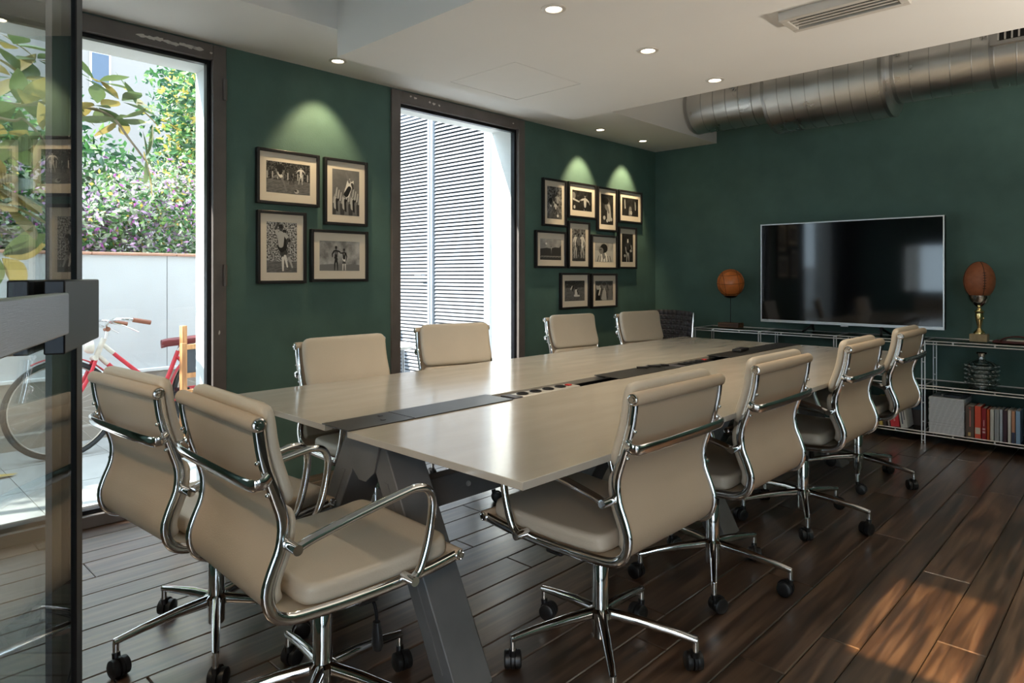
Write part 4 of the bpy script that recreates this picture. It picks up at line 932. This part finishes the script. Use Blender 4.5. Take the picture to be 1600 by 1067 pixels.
# ---------------------------------------------------------------- black perforated chair in the corner
pc = empty('perforated_chair', (-3.26, 5.34, 0), R(4)); tag(pc, 'black stacking chair with perforated backrest in the corner', 'chair')
def perf(mb, nu, nv, fn, r=0.13):
    for i in range(nu):
        for j in range(nv):
            cs_ = [(i, j), (i + 1, j), (i + 1, j + 1), (i, j + 1)]
            off = 0.0
            outer = [(i, j), (i + .5, j), (i + 1, j), (i + 1, j + .5), (i + 1, j + 1), (i + .5, j + 1), (i, j + 1), (i, j + .5)]
            inner = [(i + .5 + r * math.cos(R(225 + 45 * k)), j + .5 + r * math.sin(R(225 + 45 * k))) for k in range(8)]
            solid = i in (0, nu - 1) or j in (0, nv - 1)
            if solid: mb.add([fn(a / nu, b / nv) for a, b in outer], [tuple(range(8))])
            else: mb.add([fn(a / nu, b / nv) for a, b in outer + inner], [(k, (k + 1) % 8, 8 + (k + 1) % 8, 8 + k) for k in range(8)])
def back_fn(u, v):
    a = (u - .5) * 1.0; x = 0.46 * math.sin(a) / math.sin(.5) / 2; y = 0.16 + 0.12 * (math.cos(a) - 1) * -1 * -1 + 0.04 * v
    return (x, y, 0.56 + 0.36 * v - 0.012 * (2 * abs(u - .5)) ** 2)
mb = MB(); perf(mb, 11, 8, back_fn); o = mb.build('backrest', M['grey_plastic'], pc); sd = o.modifiers.new('solid', 'SOLIDIFY'); sd.thickness = 0.008
mb = MB(); perf(mb, 9, 9, lambda u, v: ((u - .5) * .44, -0.28 + 0.44 * v, 0.445 + 0.02 * (2 * abs(u - .5)) ** 2)); o = mb.build('seat', M['grey_plastic'], pc); sd = o.modifiers.new('solid', 'SOLIDIFY'); sd.thickness = 0.008
for s_ in (-1, 1):
    MB().tube(catmull([(s_ * .235, .20, .90), (s_ * .235, .16, .62), (s_ * .235, .15, .44), (s_ * .25, .22, 0.004)], 6), 0.010, 8).build('rear_leg', M['chrome'], pc)
    MB().tube(catmull([(s_ * .235, .15, .43), (s_ * .235, -.10, .43), (s_ * .235, -.24, .42), (s_ * .24, -.27, .38), (s_ * .25, -.30, 0.004)], 6), 0.010, 8).build('front_leg', M['chrome'], pc)

# ---------------------------------------------------------------- patio outside
GX = -5.95; FX = WX - TW
pt = MB().box(-16, FX, -9, 14, -0.12, -0.035).build('patio_ground', M['soil'], smooth=False); tag(pt, 'pale stone patio paving outside the windows', 'patio', kind='structure')
tile = None
for i in range(3):
    for j in range(12):
        ts = (FX - GX) / 3
        if tile is None: tile = MB().box(-ts / 2 + .002, ts / 2 - .002, -ts / 2 + .002, ts / 2 - .002, -0.03, 0).mesh('tile', M['patio'], smooth=False)
        o = link('paving_tile', tile, pt, (GX + ts * (i + .5), -2.2 + ts * (j + .5), -0.012 + random.uniform(-.001, .001)))
gw = MB().box(GX - 0.16, GX, -6, 9, -0.05, 1.40).build('wall_garden', M['garden_wall'], smooth=False); tag(gw, 'white rendered garden wall with terracotta coping behind the bicycle', 'wall', kind='structure')
for j in range(24):
    MB().box(GX - 0.19, GX + 0.02, -6 + j * 0.625 + .002, -6 + (j + 1) * 0.625 - .002, 1.40, 1.425).build('coping_tile', M['coping'], gw, bev=0.008)
MB().box(GX, GX + 0.035, -6, 4.2, -0.03, 0.46).build('plinth', M['plinth'], gw, smooth=False)
MB().box(GX, GX + 0.05, -6, 4.2, 0.46, 0.485).build('plinth_cap', M['ext_white'], gw, bev=0.004)
MB().box(GX, GX + 0.09, -6, 4.2, -0.03, 0.10).build('kerb', M['plinth'], gw, bev=0.01)
for y in (2.05, 0.1): MB().box(GX - 0.001, GX + 0.0008, y, y + 0.004, 0.49, 1.40).build('render_joint', M['line'], gw, smooth=False)
bed = MB().box(-9.5, GX - 0.16, -6, 9, -0.05, 1.22).build('planting_bed', M['soil'], smooth=False); tag(bed, 'raised earth bed behind the garden wall', 'planting bed', kind='structure')

# louvred screen closing the patio, facing the window
LY = 4.20
lg = empty('louvre_screen', ((GX + FX) / 2, LY, 0)); tag(lg, 'white slatted louvre gate closing the patio beyond the second window', 'gate')
lx = -(GX + FX) / 2
def LO(mb, name, m_, **k): return mb.build(name, m_, lg, loc=(lx, -LY, 0), **k)
ZL = 2.95
posts = [(GX + 0.10, GX + 0.16), (-5.16, -5.085), (-4.36, -4.29)]
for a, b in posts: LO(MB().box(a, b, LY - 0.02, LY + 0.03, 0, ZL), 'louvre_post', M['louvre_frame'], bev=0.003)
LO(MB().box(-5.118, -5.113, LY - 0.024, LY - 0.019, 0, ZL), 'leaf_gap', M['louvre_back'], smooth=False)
LO(MB().box(GX + .10, FX - 0.01, LY + 0.10, LY + 0.12, 0, ZL + .1), 'gap_shade_sheet', M['louvre_back'], smooth=False)  # dark sheet added behind the slats to imitate shaded gaps
LO(MB().box(-4.29, FX - 0.01, LY + 0.02, LY + 0.08, 0, ZL), 'side_panel', M['ext_white'], smooth=False)
sl = {}
pitch = 0.0356
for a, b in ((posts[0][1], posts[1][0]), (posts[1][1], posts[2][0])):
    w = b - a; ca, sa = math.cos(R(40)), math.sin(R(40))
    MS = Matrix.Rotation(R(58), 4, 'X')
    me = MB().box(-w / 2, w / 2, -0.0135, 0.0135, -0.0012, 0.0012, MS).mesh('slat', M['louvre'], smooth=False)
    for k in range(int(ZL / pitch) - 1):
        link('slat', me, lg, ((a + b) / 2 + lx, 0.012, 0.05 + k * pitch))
hd = MB().cyl((-5.19, LY - 0.02, 1.245), (-5.19, LY - 0.07, 1.245), 0.008, 8).cyl((-5.19, LY - 0.065, 1.245), (-5.30, LY - 0.065, 1.245), 0.008, 8)
LO(hd, 'lever_handle', M['brushed'])

# bistro table by the louvres
bi = empty('bistro_table', (-4.72, 3.30, -0.012)); tag(bi, 'small round white bistro table outside the louvred window', 'table')
MB().lathe([(0.30, 0.645), (0.31, 0.65), (0.31, 0.668), (0.30, 0.672)], 40).build('round_top', M['white_metal'], bi)
for k in range(3):
    a = R(20 + 120 * k); MB().tube([(0.26 * math.cos(a), 0.26 * math.sin(a), 0.001), (0.24 * math.cos(a), 0.24 * math.sin(a), 0.64)], 0.012, 10).build('leg', M['brushed'], bi)

# ---------------------------------------------------------------- bicycle leaning by the garden wall
bk = empty('bicycle', (-5.42, 1.19, -0.012)); bk.rotation_euler = (0, R(-4), 0)
tag(bk, 'old red step-through bicycle leaning against the white garden wall', 'bicycle')
# local: y along the bike (front wheel at y=0, rear at +1.06), z up, x sideways
WR = 0.325
def wheel(y):
    e = MB().tube([(0, y + WR * math.cos(2 * math.pi * k / 48), 0.33 + WR * math.sin(2 * math.pi * k / 48)) for k in range(48)], 0.0165, 10, closed=True).build('tyre', M['rubber'], bk)
    MB().tube([(0, y + (WR - .022) * math.cos(2 * math.pi * k / 48), 0.33 + (WR - .022) * math.sin(2 * math.pi * k / 48)) for k in range(48)], (0.006, 0.011), 8, closed=True, up=(0, 1, 0)).build('rim', M['rim'], e)
    MB().cyl((-0.035, y, 0.33), (0.035, y, 0.33), 0.016, 12).cyl((-0.06, y, 0.33), (0.06, y, 0.33), 0.006, 8).build('hub', M['chrome'], e)
    mb = MB()
    for k in range(28):
        a = 2 * math.pi * k / 28; h = a + (0.9 if k % 2 else -0.9); sx = 0.03 if k % 4 < 2 else -0.03
        mb.cyl((sx, y + .014 * math.cos(h), .33 + .014 * math.sin(h)), (0, y + (WR - .026) * math.cos(a), .33 + (WR - .026) * math.sin(a)), 0.0011, 5)
    mb.build('spokes', M['rim'], e)
wheel(0.0); wheel(1.06)
def fender(y, a0, a1):
    path = [(0, y + (WR + .032) * math.cos(R(a0 + (a1 - a0) * k / 24)), 0.33 + (WR + .032) * math.sin(R(a0 + (a1 - a0) * k / 24))) for k in range(25)]
    MB().tube(path, (0.005, 0.028), 10, up=(0, 0, 1)).build('mudguard', M['bike_red'], bk)
fender(0, 20, 118); fender(1.06, 40, 175)
def bt_(pts, r, m_, nm, n=5): return MB().tube(catmull(pts, n) if len(pts) > 2 else pts, r, 12).build(nm, m_, bk)
HT = (0, 0.27, 0.80); HBm = (0, 0.215, 0.66)
bt_([HBm, HT], 0.019, M['bike_white'], 'head_tube')
for s_ in (-1, 1): bt_([(s_ * .03, .21, .655), (s_ * .045, .17, .56), (s_ * .05, .10, .43), (s_ * .05, .0, .33)], 0.0125, M['bike_red'], 'fork_blade')
bt_([(-.05, .205, .665), (.05, .205, .665)], 0.018, M['bike_white'], 'fork_crown')
BB = (0, 0.62, 0.29); SE = (0, 0.80, 0.73)
bt_([(0, .255, .765), (0, .40, .62), (0, .60, .44), (0, .70, .41)], 0.0145, M['bike_red'], 'upper_tube')
bt_([(0, .225, .685), (0, .36, .54), (0, .50, .38), BB], 0.016, M['bike_red'], 'down_tube')
bt_([BB, (0, .775, .67)], 0.016, M['bike_red'], 'seat_tube')
bt_([(0, .765, .645), SE], 0.012, M['chrome'], 'seat_post')
for s_ in (-1, 1):
    bt_([(s_ * .02, .76, .63), (s_ * .05, 1.06, .33)], 0.008, M['bike_red'], 'seat_stay'); bt_([(s_ * .02, .62, .29), (s_ * .05, 1.06, .33)], 0.009, M['bike_red'], 'chain_stay')
# white worn paint sleeves near the head
bt_([(0, .262, .758), (0, .33, .69)], 0.0155, M['bike_white'], 'lug_sleeve'); bt_([(0, .232, .678), (0, .29, .615)], 0.017, M['bike_white'], 'lug_sleeve')
bt_([(0, .28, .80), (0, .295, .87)], 0.011, M['chrome'], 'stem')
bt_([(-.03, .29, .865), (.03, .29, .865)], 0.017, M['grip'], 'stem_clamp')
for s_ in (-1, 1):
    h = bt_([(0, .29, .872), (s_ * .10, .26, .90), (s_ * .20, .29, .93), (s_ * .25, .37, .925), (s_ * .26, .46, .905)], 0.011, M['chrome'], 'handlebar')
    MB().tube([(s_ * .255, .385, .922), (s_ * .262, .50, .897)], 0.016, 12).build('grip', M['grip'], h)
    MB().tube(catmull([(s_ * .19, .275, .91), (s_ * .21, .34, .885), (s_ * .235, .43, .835)], 5), 0.005, 8).build('brake_lever', M['chrome'], h)
mb = MB(); n = 18; rings = []
for i, (y, hw, z) in enumerate([(.655, .018, .742), (.70, .028, .752), (.75, .045, .755), (.81, .085, .757), (.87, .108, .762), (.91, .10, .765), (.925, .07, .76)]):
    rings.append([(hw * math.cos(2 * math.pi * k / n), y, z + (0.020 if math.sin(2 * math.pi * k / n) > 0 else 0.045) * math.sin(2 * math.pi * k / n)) for k in range(n)])
vs_ = [p for r in rings for p in r]; fs_ = [(i * n + k, i * n + (k + 1) % n, (i + 1) * n + (k + 1) % n, (i + 1) * n + k) for i in range(6) for k in range(n)] + [tuple(range(n))[::-1], tuple(6 * n + k for k in range(n))]
mb.add(vs_, fs_); sd_ = mb.build('saddle', M['saddle'], bk, ang=60)
for s_ in (-1, 1): MB().tube(catmull([(s_ * .05, .88, .73), (s_ * .05, .92, .71), (s_ * .05, .89, .69), (s_ * .03, .80, .71)], 5), 0.005, 8).build('saddle_spring', M['rim'], sd_)
ck = MB().lathe([(0.02, -0.055), (0.085, -0.055), (0.085, -0.05), (0.02, -0.05)], 32, (0, 0.62, 0.29), 'x').build('chainring', M['rim'], bk)
for s_, a in ((1, R(35)), (-1, R(215))):
    ey, ez = .62 + .165 * math.cos(a), .29 + .165 * math.sin(a)
    MB().tube([(s_ * .06, .62, .29), (s_ * .075, ey, ez)], 0.009, 8).box(s_ * .08, s_ * .16, ey - .04, ey + .04, ez - .012, ez + .012).build('crank_pedal', M['black_metal'], ck, smooth=False)
MB().box(-0.064, -0.058, .60, 1.12, .33, .385).build('chain_guard', M['bike_red'], bk, bev=0.01)
MB().lathe([(0.028, -0.02), (0.045, 0.0), (0.048, 0.03), (0.044, 0.034)], 20, (0.0, 0.165, 0.745), 'y').build('lamp', M['bike_white'], bk)
MB().tube([(0.0, .20, .70), (-.01, .17, .745)], 0.006, 8).build('lamp_bracket', M['rim'], bk)

# small wheel standing by the wall, far left
e = empty('spare_wheel', (-5.30, 0.50, -0.012)); e.rotation_euler = (0, R(-6), 0); tag(e, 'small thin rimmed wheel standing left of the bicycle', 'wheel')
MB().tube([(0, .13 * math.cos(2 * math.pi * k / 36), .34 + .13 * math.sin(2 * math.pi * k / 36)) for k in range(36)], 0.008, 8, closed=True).build('tyre', M['rubber'], e)
MB().lathe([(0.118, -0.004), (0.118, 0.004)], 36, (0, 0, .34), 'x').build('disc', mat('wheel_disc', lin(170, 176, 178), 0.4), e)
MB().cyl((0.0, 0, .001), (0, 0, .21), 0.008, 8).build('prop', M['rubber'], e)

# child's easel
ez = empty('wooden_easel', (-4.93, 1.84, -0.012), R(14)); tag(ez, 'small pine easel with a chalkboard behind the bicycle saddle', 'easel')
MB().box(-.018, .018, -.055, -.018, 0.001, .90).build('post', M['pine'], ez, bev=0.003); MB().box(-.018, .018, .30, .337, 0.001, .90).build('post', M['pine'], ez, bev=0.003)
MB().box(.018, .042, -.075, -.038, 0.001, .78).build('brace', M['pine'], ez, bev=0.003)
for z in (.73, .53, .41): MB().box(-.014, .014, -.018, .30, z, z + .035).build('crossbar', M['pine'], ez, bev=0.003)
MB().box(-.006, .006, -.018, .30, .565, .73).build('chalkboard', M['slate'], ez, smooth=False)

o = empty('fallen_leaf', (-5.15, 0.78, -0.010)); tag(o, 'yellowed fallen leaf lying under the bicycle wheel', 'leaf')
MB().add
mb = MB(); mb.add([(0, -.10, .004), (.03, -.05, .012), (.04, .02, .016), (.015, .09, .008), (0, .12, .012), (-.02, .08, .012), (-.035, .0, .018), (-.025, -.06, .010)], [(0, 1, 2, 6, 7), (2, 3, 4, 5, 6)]); mb.build('blade', M['dirt_leaf'], o)

# ---------------------------------------------------------------- planting
def leafy(name, label, boxes, mats, weights, n, size, cat='shrub', stem=None, group='shrubs behind the garden wall', seed=1):
    """leaf clusters of real curved leaf faces round stems"""
    rnd = random.Random(seed); c0 = boxes[0][0]; e = empty(name, (c0[0], c0[1], 1.22)); tag(e, label, cat, group)
    sets = {k: MB() for k in range(len(mats))}
    vol = [b[1][0] * b[1][1] * b[1][2] for b in boxes]; tot = sum(vol)
    cl = []
    for (c_, r), v_ in zip(boxes, vol):
        for _ in range(max(6, int(160 * v_ / tot))):
            while True:
                p = Vector((rnd.uniform(-1, 1), rnd.uniform(-1, 1), rnd.uniform(-1, 1)))
                if 0.25 < p.length < 1: break
            cl.append((Vector((c_[0] + p.x * r[0], c_[1] + p.y * r[1], c_[2] + p.z * r[2])), p))
    for _ in range(n):
        q, p = rnd.choice(cl); sp = 0.13
        q = q + Vector((rnd.gauss(0, sp), rnd.gauss(0, sp), rnd.gauss(0, sp)))
        k = rnd.choices(range(len(mats)), weights)[0]
        s = size[k] * rnd.uniform(0.7, 1.3); d = Vector((rnd.gauss(0.2, 1), rnd.gauss(0, 1), rnd.gauss(-0.1, 0.8))).normalized()
        u = d.cross(Vector((rnd.gauss(0, 1), rnd.gauss(0, 1), rnd.gauss(0, 1)))).normalized(); w = d.cross(u)
        q = Vector((min(q.x, GX - 0.12) if q.z < 1.5 else min(q.x, GX + 0.05), q.y, max(q.z, 1.24))) - e.location
        a = q - d * s / 2; b = q + d * s / 2
        sets[k].add([a, q + u * s * .24 - w * s * .05, b, q - u * s * .24 - w * s * .05, q + w * s * .04], [(0, 1, 4), (1, 2, 4), (2, 3, 4), (3, 0, 4)])
    for k, mb in sets.items():
        if mb.v: o_ = mb.build('foliage' if 'leaf' in mats[k] else 'blossom', M[mats[k]], e, smooth=False); o_['kind'] = 'stuff'
    for i in range(9):
        q, p = rnd.choice(cl); a = Vector((rnd.uniform(-.2, .2), rnd.uniform(-.3, .3), 0.0)); b = q - e.location
        MB().tube(catmull([a, a.lerp(b, .5) + Vector((rnd.uniform(-.1, .1), rnd.uniform(-.1, .1), .1)), b], 4), 0.009, 6).build('stem', M['bark'], e)
    return e
leafy('green_shrub', 'dense green leafed shrub above the garden wall, left of the window view', [((-7.0, 1.15, 2.05), (0.5, 0.95, 0.75)), ((-7.1, 0.2, 2.1), (0.5, 0.8, 0.8))], ['leaf_mid', 'leaf_dark', 'leaf_light'], [5, 3, 3], 9000, [.085, .09, .075], seed=3)
leafy('bougainvillea', 'pink and pale flowering bougainvillea over the wall behind the bicycle', [((-6.45, 1.45, 1.62), (0.30, 0.75, 0.32)), ((-6.5, 2.2, 1.75), (0.32, 0.6, 0.42))], ['leaf_pale_glint', 'leaf_mid', 'leaf_light', 'bract_lilac', 'bract_pink', 'leaf_yellow'], [9, 5, 5, 6, 1.6, 1], 7500, [.06, .06, .055, .055, .05, .05], seed=5)
leafy('bougainvillea', 'pale flowering bougainvillea seen through the glass door', [((-6.45, 0.3, 1.6), (0.30, 0.7, 0.30))], ['leaf_pale_glint', 'leaf_mid', 'leaf_light', 'bract_lilac'], [7, 4, 4, 2], 3500, [.06, .06, .055, .05], seed=6)
leafy('climbing_shrub', 'tall loose yellow green climber at the right of the window view', [((-6.9, 2.62, 2.0), (0.4, 0.36, 0.7)), ((-6.9, 2.72, 3.0), (0.4, 0.34, 0.7))], ['leaf_dark', 'leaf_mid', 'leaf_light', 'leaf_yellow', 'leaf_pale_glint'], [4, 3, 3, 3, 2], 3800, [.08, .08, .075, .08, .07], seed=8)
leafy('background_tree', 'dark green tree behind the climber near the window edge', [((-8.2, 3.3, 2.6), (0.7, 0.6, 1.6))], ['leaf_dark', 'leaf_mid'], [3, 2], 3500, [.10, .09], 'tree', seed=11)

leafy('patio_shade_tree', 'unseen evergreen tree added left of view to shade the patio', [((-6.45, -1.7, 2.95), (0.62, 1.7, 0.75))], ['leaf_dark', 'leaf_mid'], [3, 2], 9000, [.13, .12], 'tree', seed=14)  # out of view, added to throw shade on the paving

# magnolia reaching over the patio: every leaf its own part
mg_ = empty('magnolia_branch', (-5.0, -0.9, -0.012)); tag(mg_, 'magnolia tree with large olive and rust leaves hanging over the patio', 'tree')
m0 = Vector(mg_.location)
def mp_(x, y, z): return Vector((x, y, z)) - m0
def br(pts, r0, r1):
    c_ = catmull([mp_(*p) for p in pts], 6); n = len(c_); MB().tube(c_, [r0 + (r1 - r0) * i / (n - 1) for i in range(n)], 8).build('branch', M['bark'], mg_); return c_
leafm = {}
for nm in ('mag_top', 'mag_rust'):
    mb = MB(); NS = 7; prof = [0.0, .22, .42, .5, .46, .30, 0.03]; vs_ = []; fs_ = []
    for i in range(NS):
        t = i / (NS - 1); w = prof[i] * 0.42; z = -0.10 * t * t
        vs_ += [(t, -w, z + .10 * w), (t, 0, z - .05 * w), (t, w, z + .10 * w)]
    for i in range(NS - 1):
        a = i * 3; fs_ += [(a, a + 1, a + 4, a + 3), (a + 1, a + 2, a + 5, a + 4)]
    mb.add(vs_, fs_); leafm[nm] = mb.mesh('leaf', M[nm], ang=80)
rnd = random.Random(21)
def whorl(p, d, n, L_, up=0.5):
    d = Vector(d).normalized(); a0 = rnd.random() * 6.28
    u = d.orthogonal().normalized(); w = d.cross(u)
    for k in range(n):
        a = a0 + 2 * math.pi * k / n + rnd.uniform(-.3, .3); out = (u * math.cos(a) + w * math.sin(a)); v_ = (d * rnd.uniform(0.0, up) + out).normalized()
        v_ = (v_ + Vector((0, 0, rnd.uniform(-.35, .15)))).normalized()
        x_ = v_; up_ = (d + Vector((0, 0, .3)) - x_ * (d + Vector((0, 0, .3))).dot(x_)).normalized(); y_ = up_.cross(x_)
        s = L_ * rnd.uniform(.95, 1.4); Mx = Matrix((x_, y_, up_)).transposed()
        o_ = link('leaf', leafm['mag_rust' if rnd.random() < .40 else 'mag_top'], mg_); o_.matrix_local = Matrix.Translation(mp_(*p) + x_ * .015) @ Mx.to_4x4() @ Matrix.Diagonal((s, s, s, 1))
def XP(px, py, x):      # a point on the plane x seen through a reference direction
    s_, c_ = math.sin(R(43.8)), math.cos(R(43.8)); r = (px - 800) / 1050; d = x / (-s_ + r * c_); return (x, d * (c_ + r * s_), 1.24 + (430 - py) / 1050 * d)
br([(-5.0, -0.9, 0), (-5.02, -0.88, 1.0), (-5.0, -0.7, 1.9), (-4.9, -0.4, 2.3)], .05, .03)
A_ = br([(-4.9, -0.4, 2.3), (-4.85, 0.1, 2.32), XP(0, 161, -4.8), XP(79, 159, -4.78), XP(124, 165, -4.78), XP(172, 180, -4.76), XP(202, 217, -4.74), XP(227, 250, -4.72)], .016, .006)
B_ = br([(-4.9, -0.4, 2.25), (-4.8, 0.2, 2.3), XP(0, 184, -4.65), XP(37, 186, -4.65), XP(71, 222, -4.62)], .012, .006)
C_ = br([(-5.0, -0.7, 1.9), (-4.75, 0.2, 1.6), XP(-20, 330, -4.6), XP(8, 345, -4.58)], .012, .006)
for px, py, x_, d, n, L_ in [(228, 247, -4.72, (0.2, .6, .0), 8, .19), (188, 158, -4.76, (.1, .3, .9), 6, .18), (150, 128, -4.78, (.1, .2, .9), 6, .18), (213, 165, -4.74, (.2, .5, .6), 6, .17), (188, 185, -4.75, (.2, .2, -.8), 6, .17), (150, 165, -4.78, (0.3, 0, -.7), 5, .16),
                             (56, 92, -4.78, (.1, .2, .9), 6, .20), (20, 70, -4.8, (.2, .2, .7), 5, .20), (50, 130, -4.76, (.3, .1, .3), 7, .20), (20, 120, -4.78, (.3, -.2, .4), 6, .2), (90, 150, -4.8, (.2, .3, .3), 5, .18), (30, 165, -4.7, (.3, 0, -.3), 6, .18), (68, 205, -4.64, (.3, .3, -.3), 7, .18), (15, 210, -4.7, (.3, 0, -.5), 6, .18),
                             (8, 318, -4.58, (.3, .4, .6), 8, .24), (0, 400, -4.55, (.4, .3, -.3), 8, .24), (-10, 290, -4.6, (.3, .2, .5), 7, .22), (22, 300, -4.6, (.3, .3, .6), 5, .2)]:
    whorl(XP(px, py, x_), d, n, L_)

# pale house across the gardens
hs = empty('pale_house', (-14.0, 2.0, 0)); tag(hs, 'cream rendered house with windows far behind the shrubs', 'building')
MB().box(-1.5, 0, -9.0, 9.0, 0, 9.5).build('facade', M['cream_ext'], hs, smooth=False)
for y, z in ((1.67, 4.72), (-0.6, 4.72), (4.0, 4.72), (-3.0, 4.72), (-0.6, 2.0), (4.0, 2.0)):
    w_ = MB().box(-0.02, 0.03, y - .17, y + .17, z - .04, z + .92).build('window', M['white_metal'], hs, smooth=False)
    MB().box(0.028, 0.034, y - .14, y + .14, z, z + 0.58).build('pane', M['house_glass'], w_, smooth=False)
    MB().box(0.03, 0.05, y - .14, y + .14, z + 0.60, z + 0.88).build('roller_blind', M['pale_box'], w_, smooth=False)
MB().box(-1.6, 0.15, -9.1, 9.1, 9.5, 9.7).build('cornice', M['cream_ext'], hs, smooth=False)
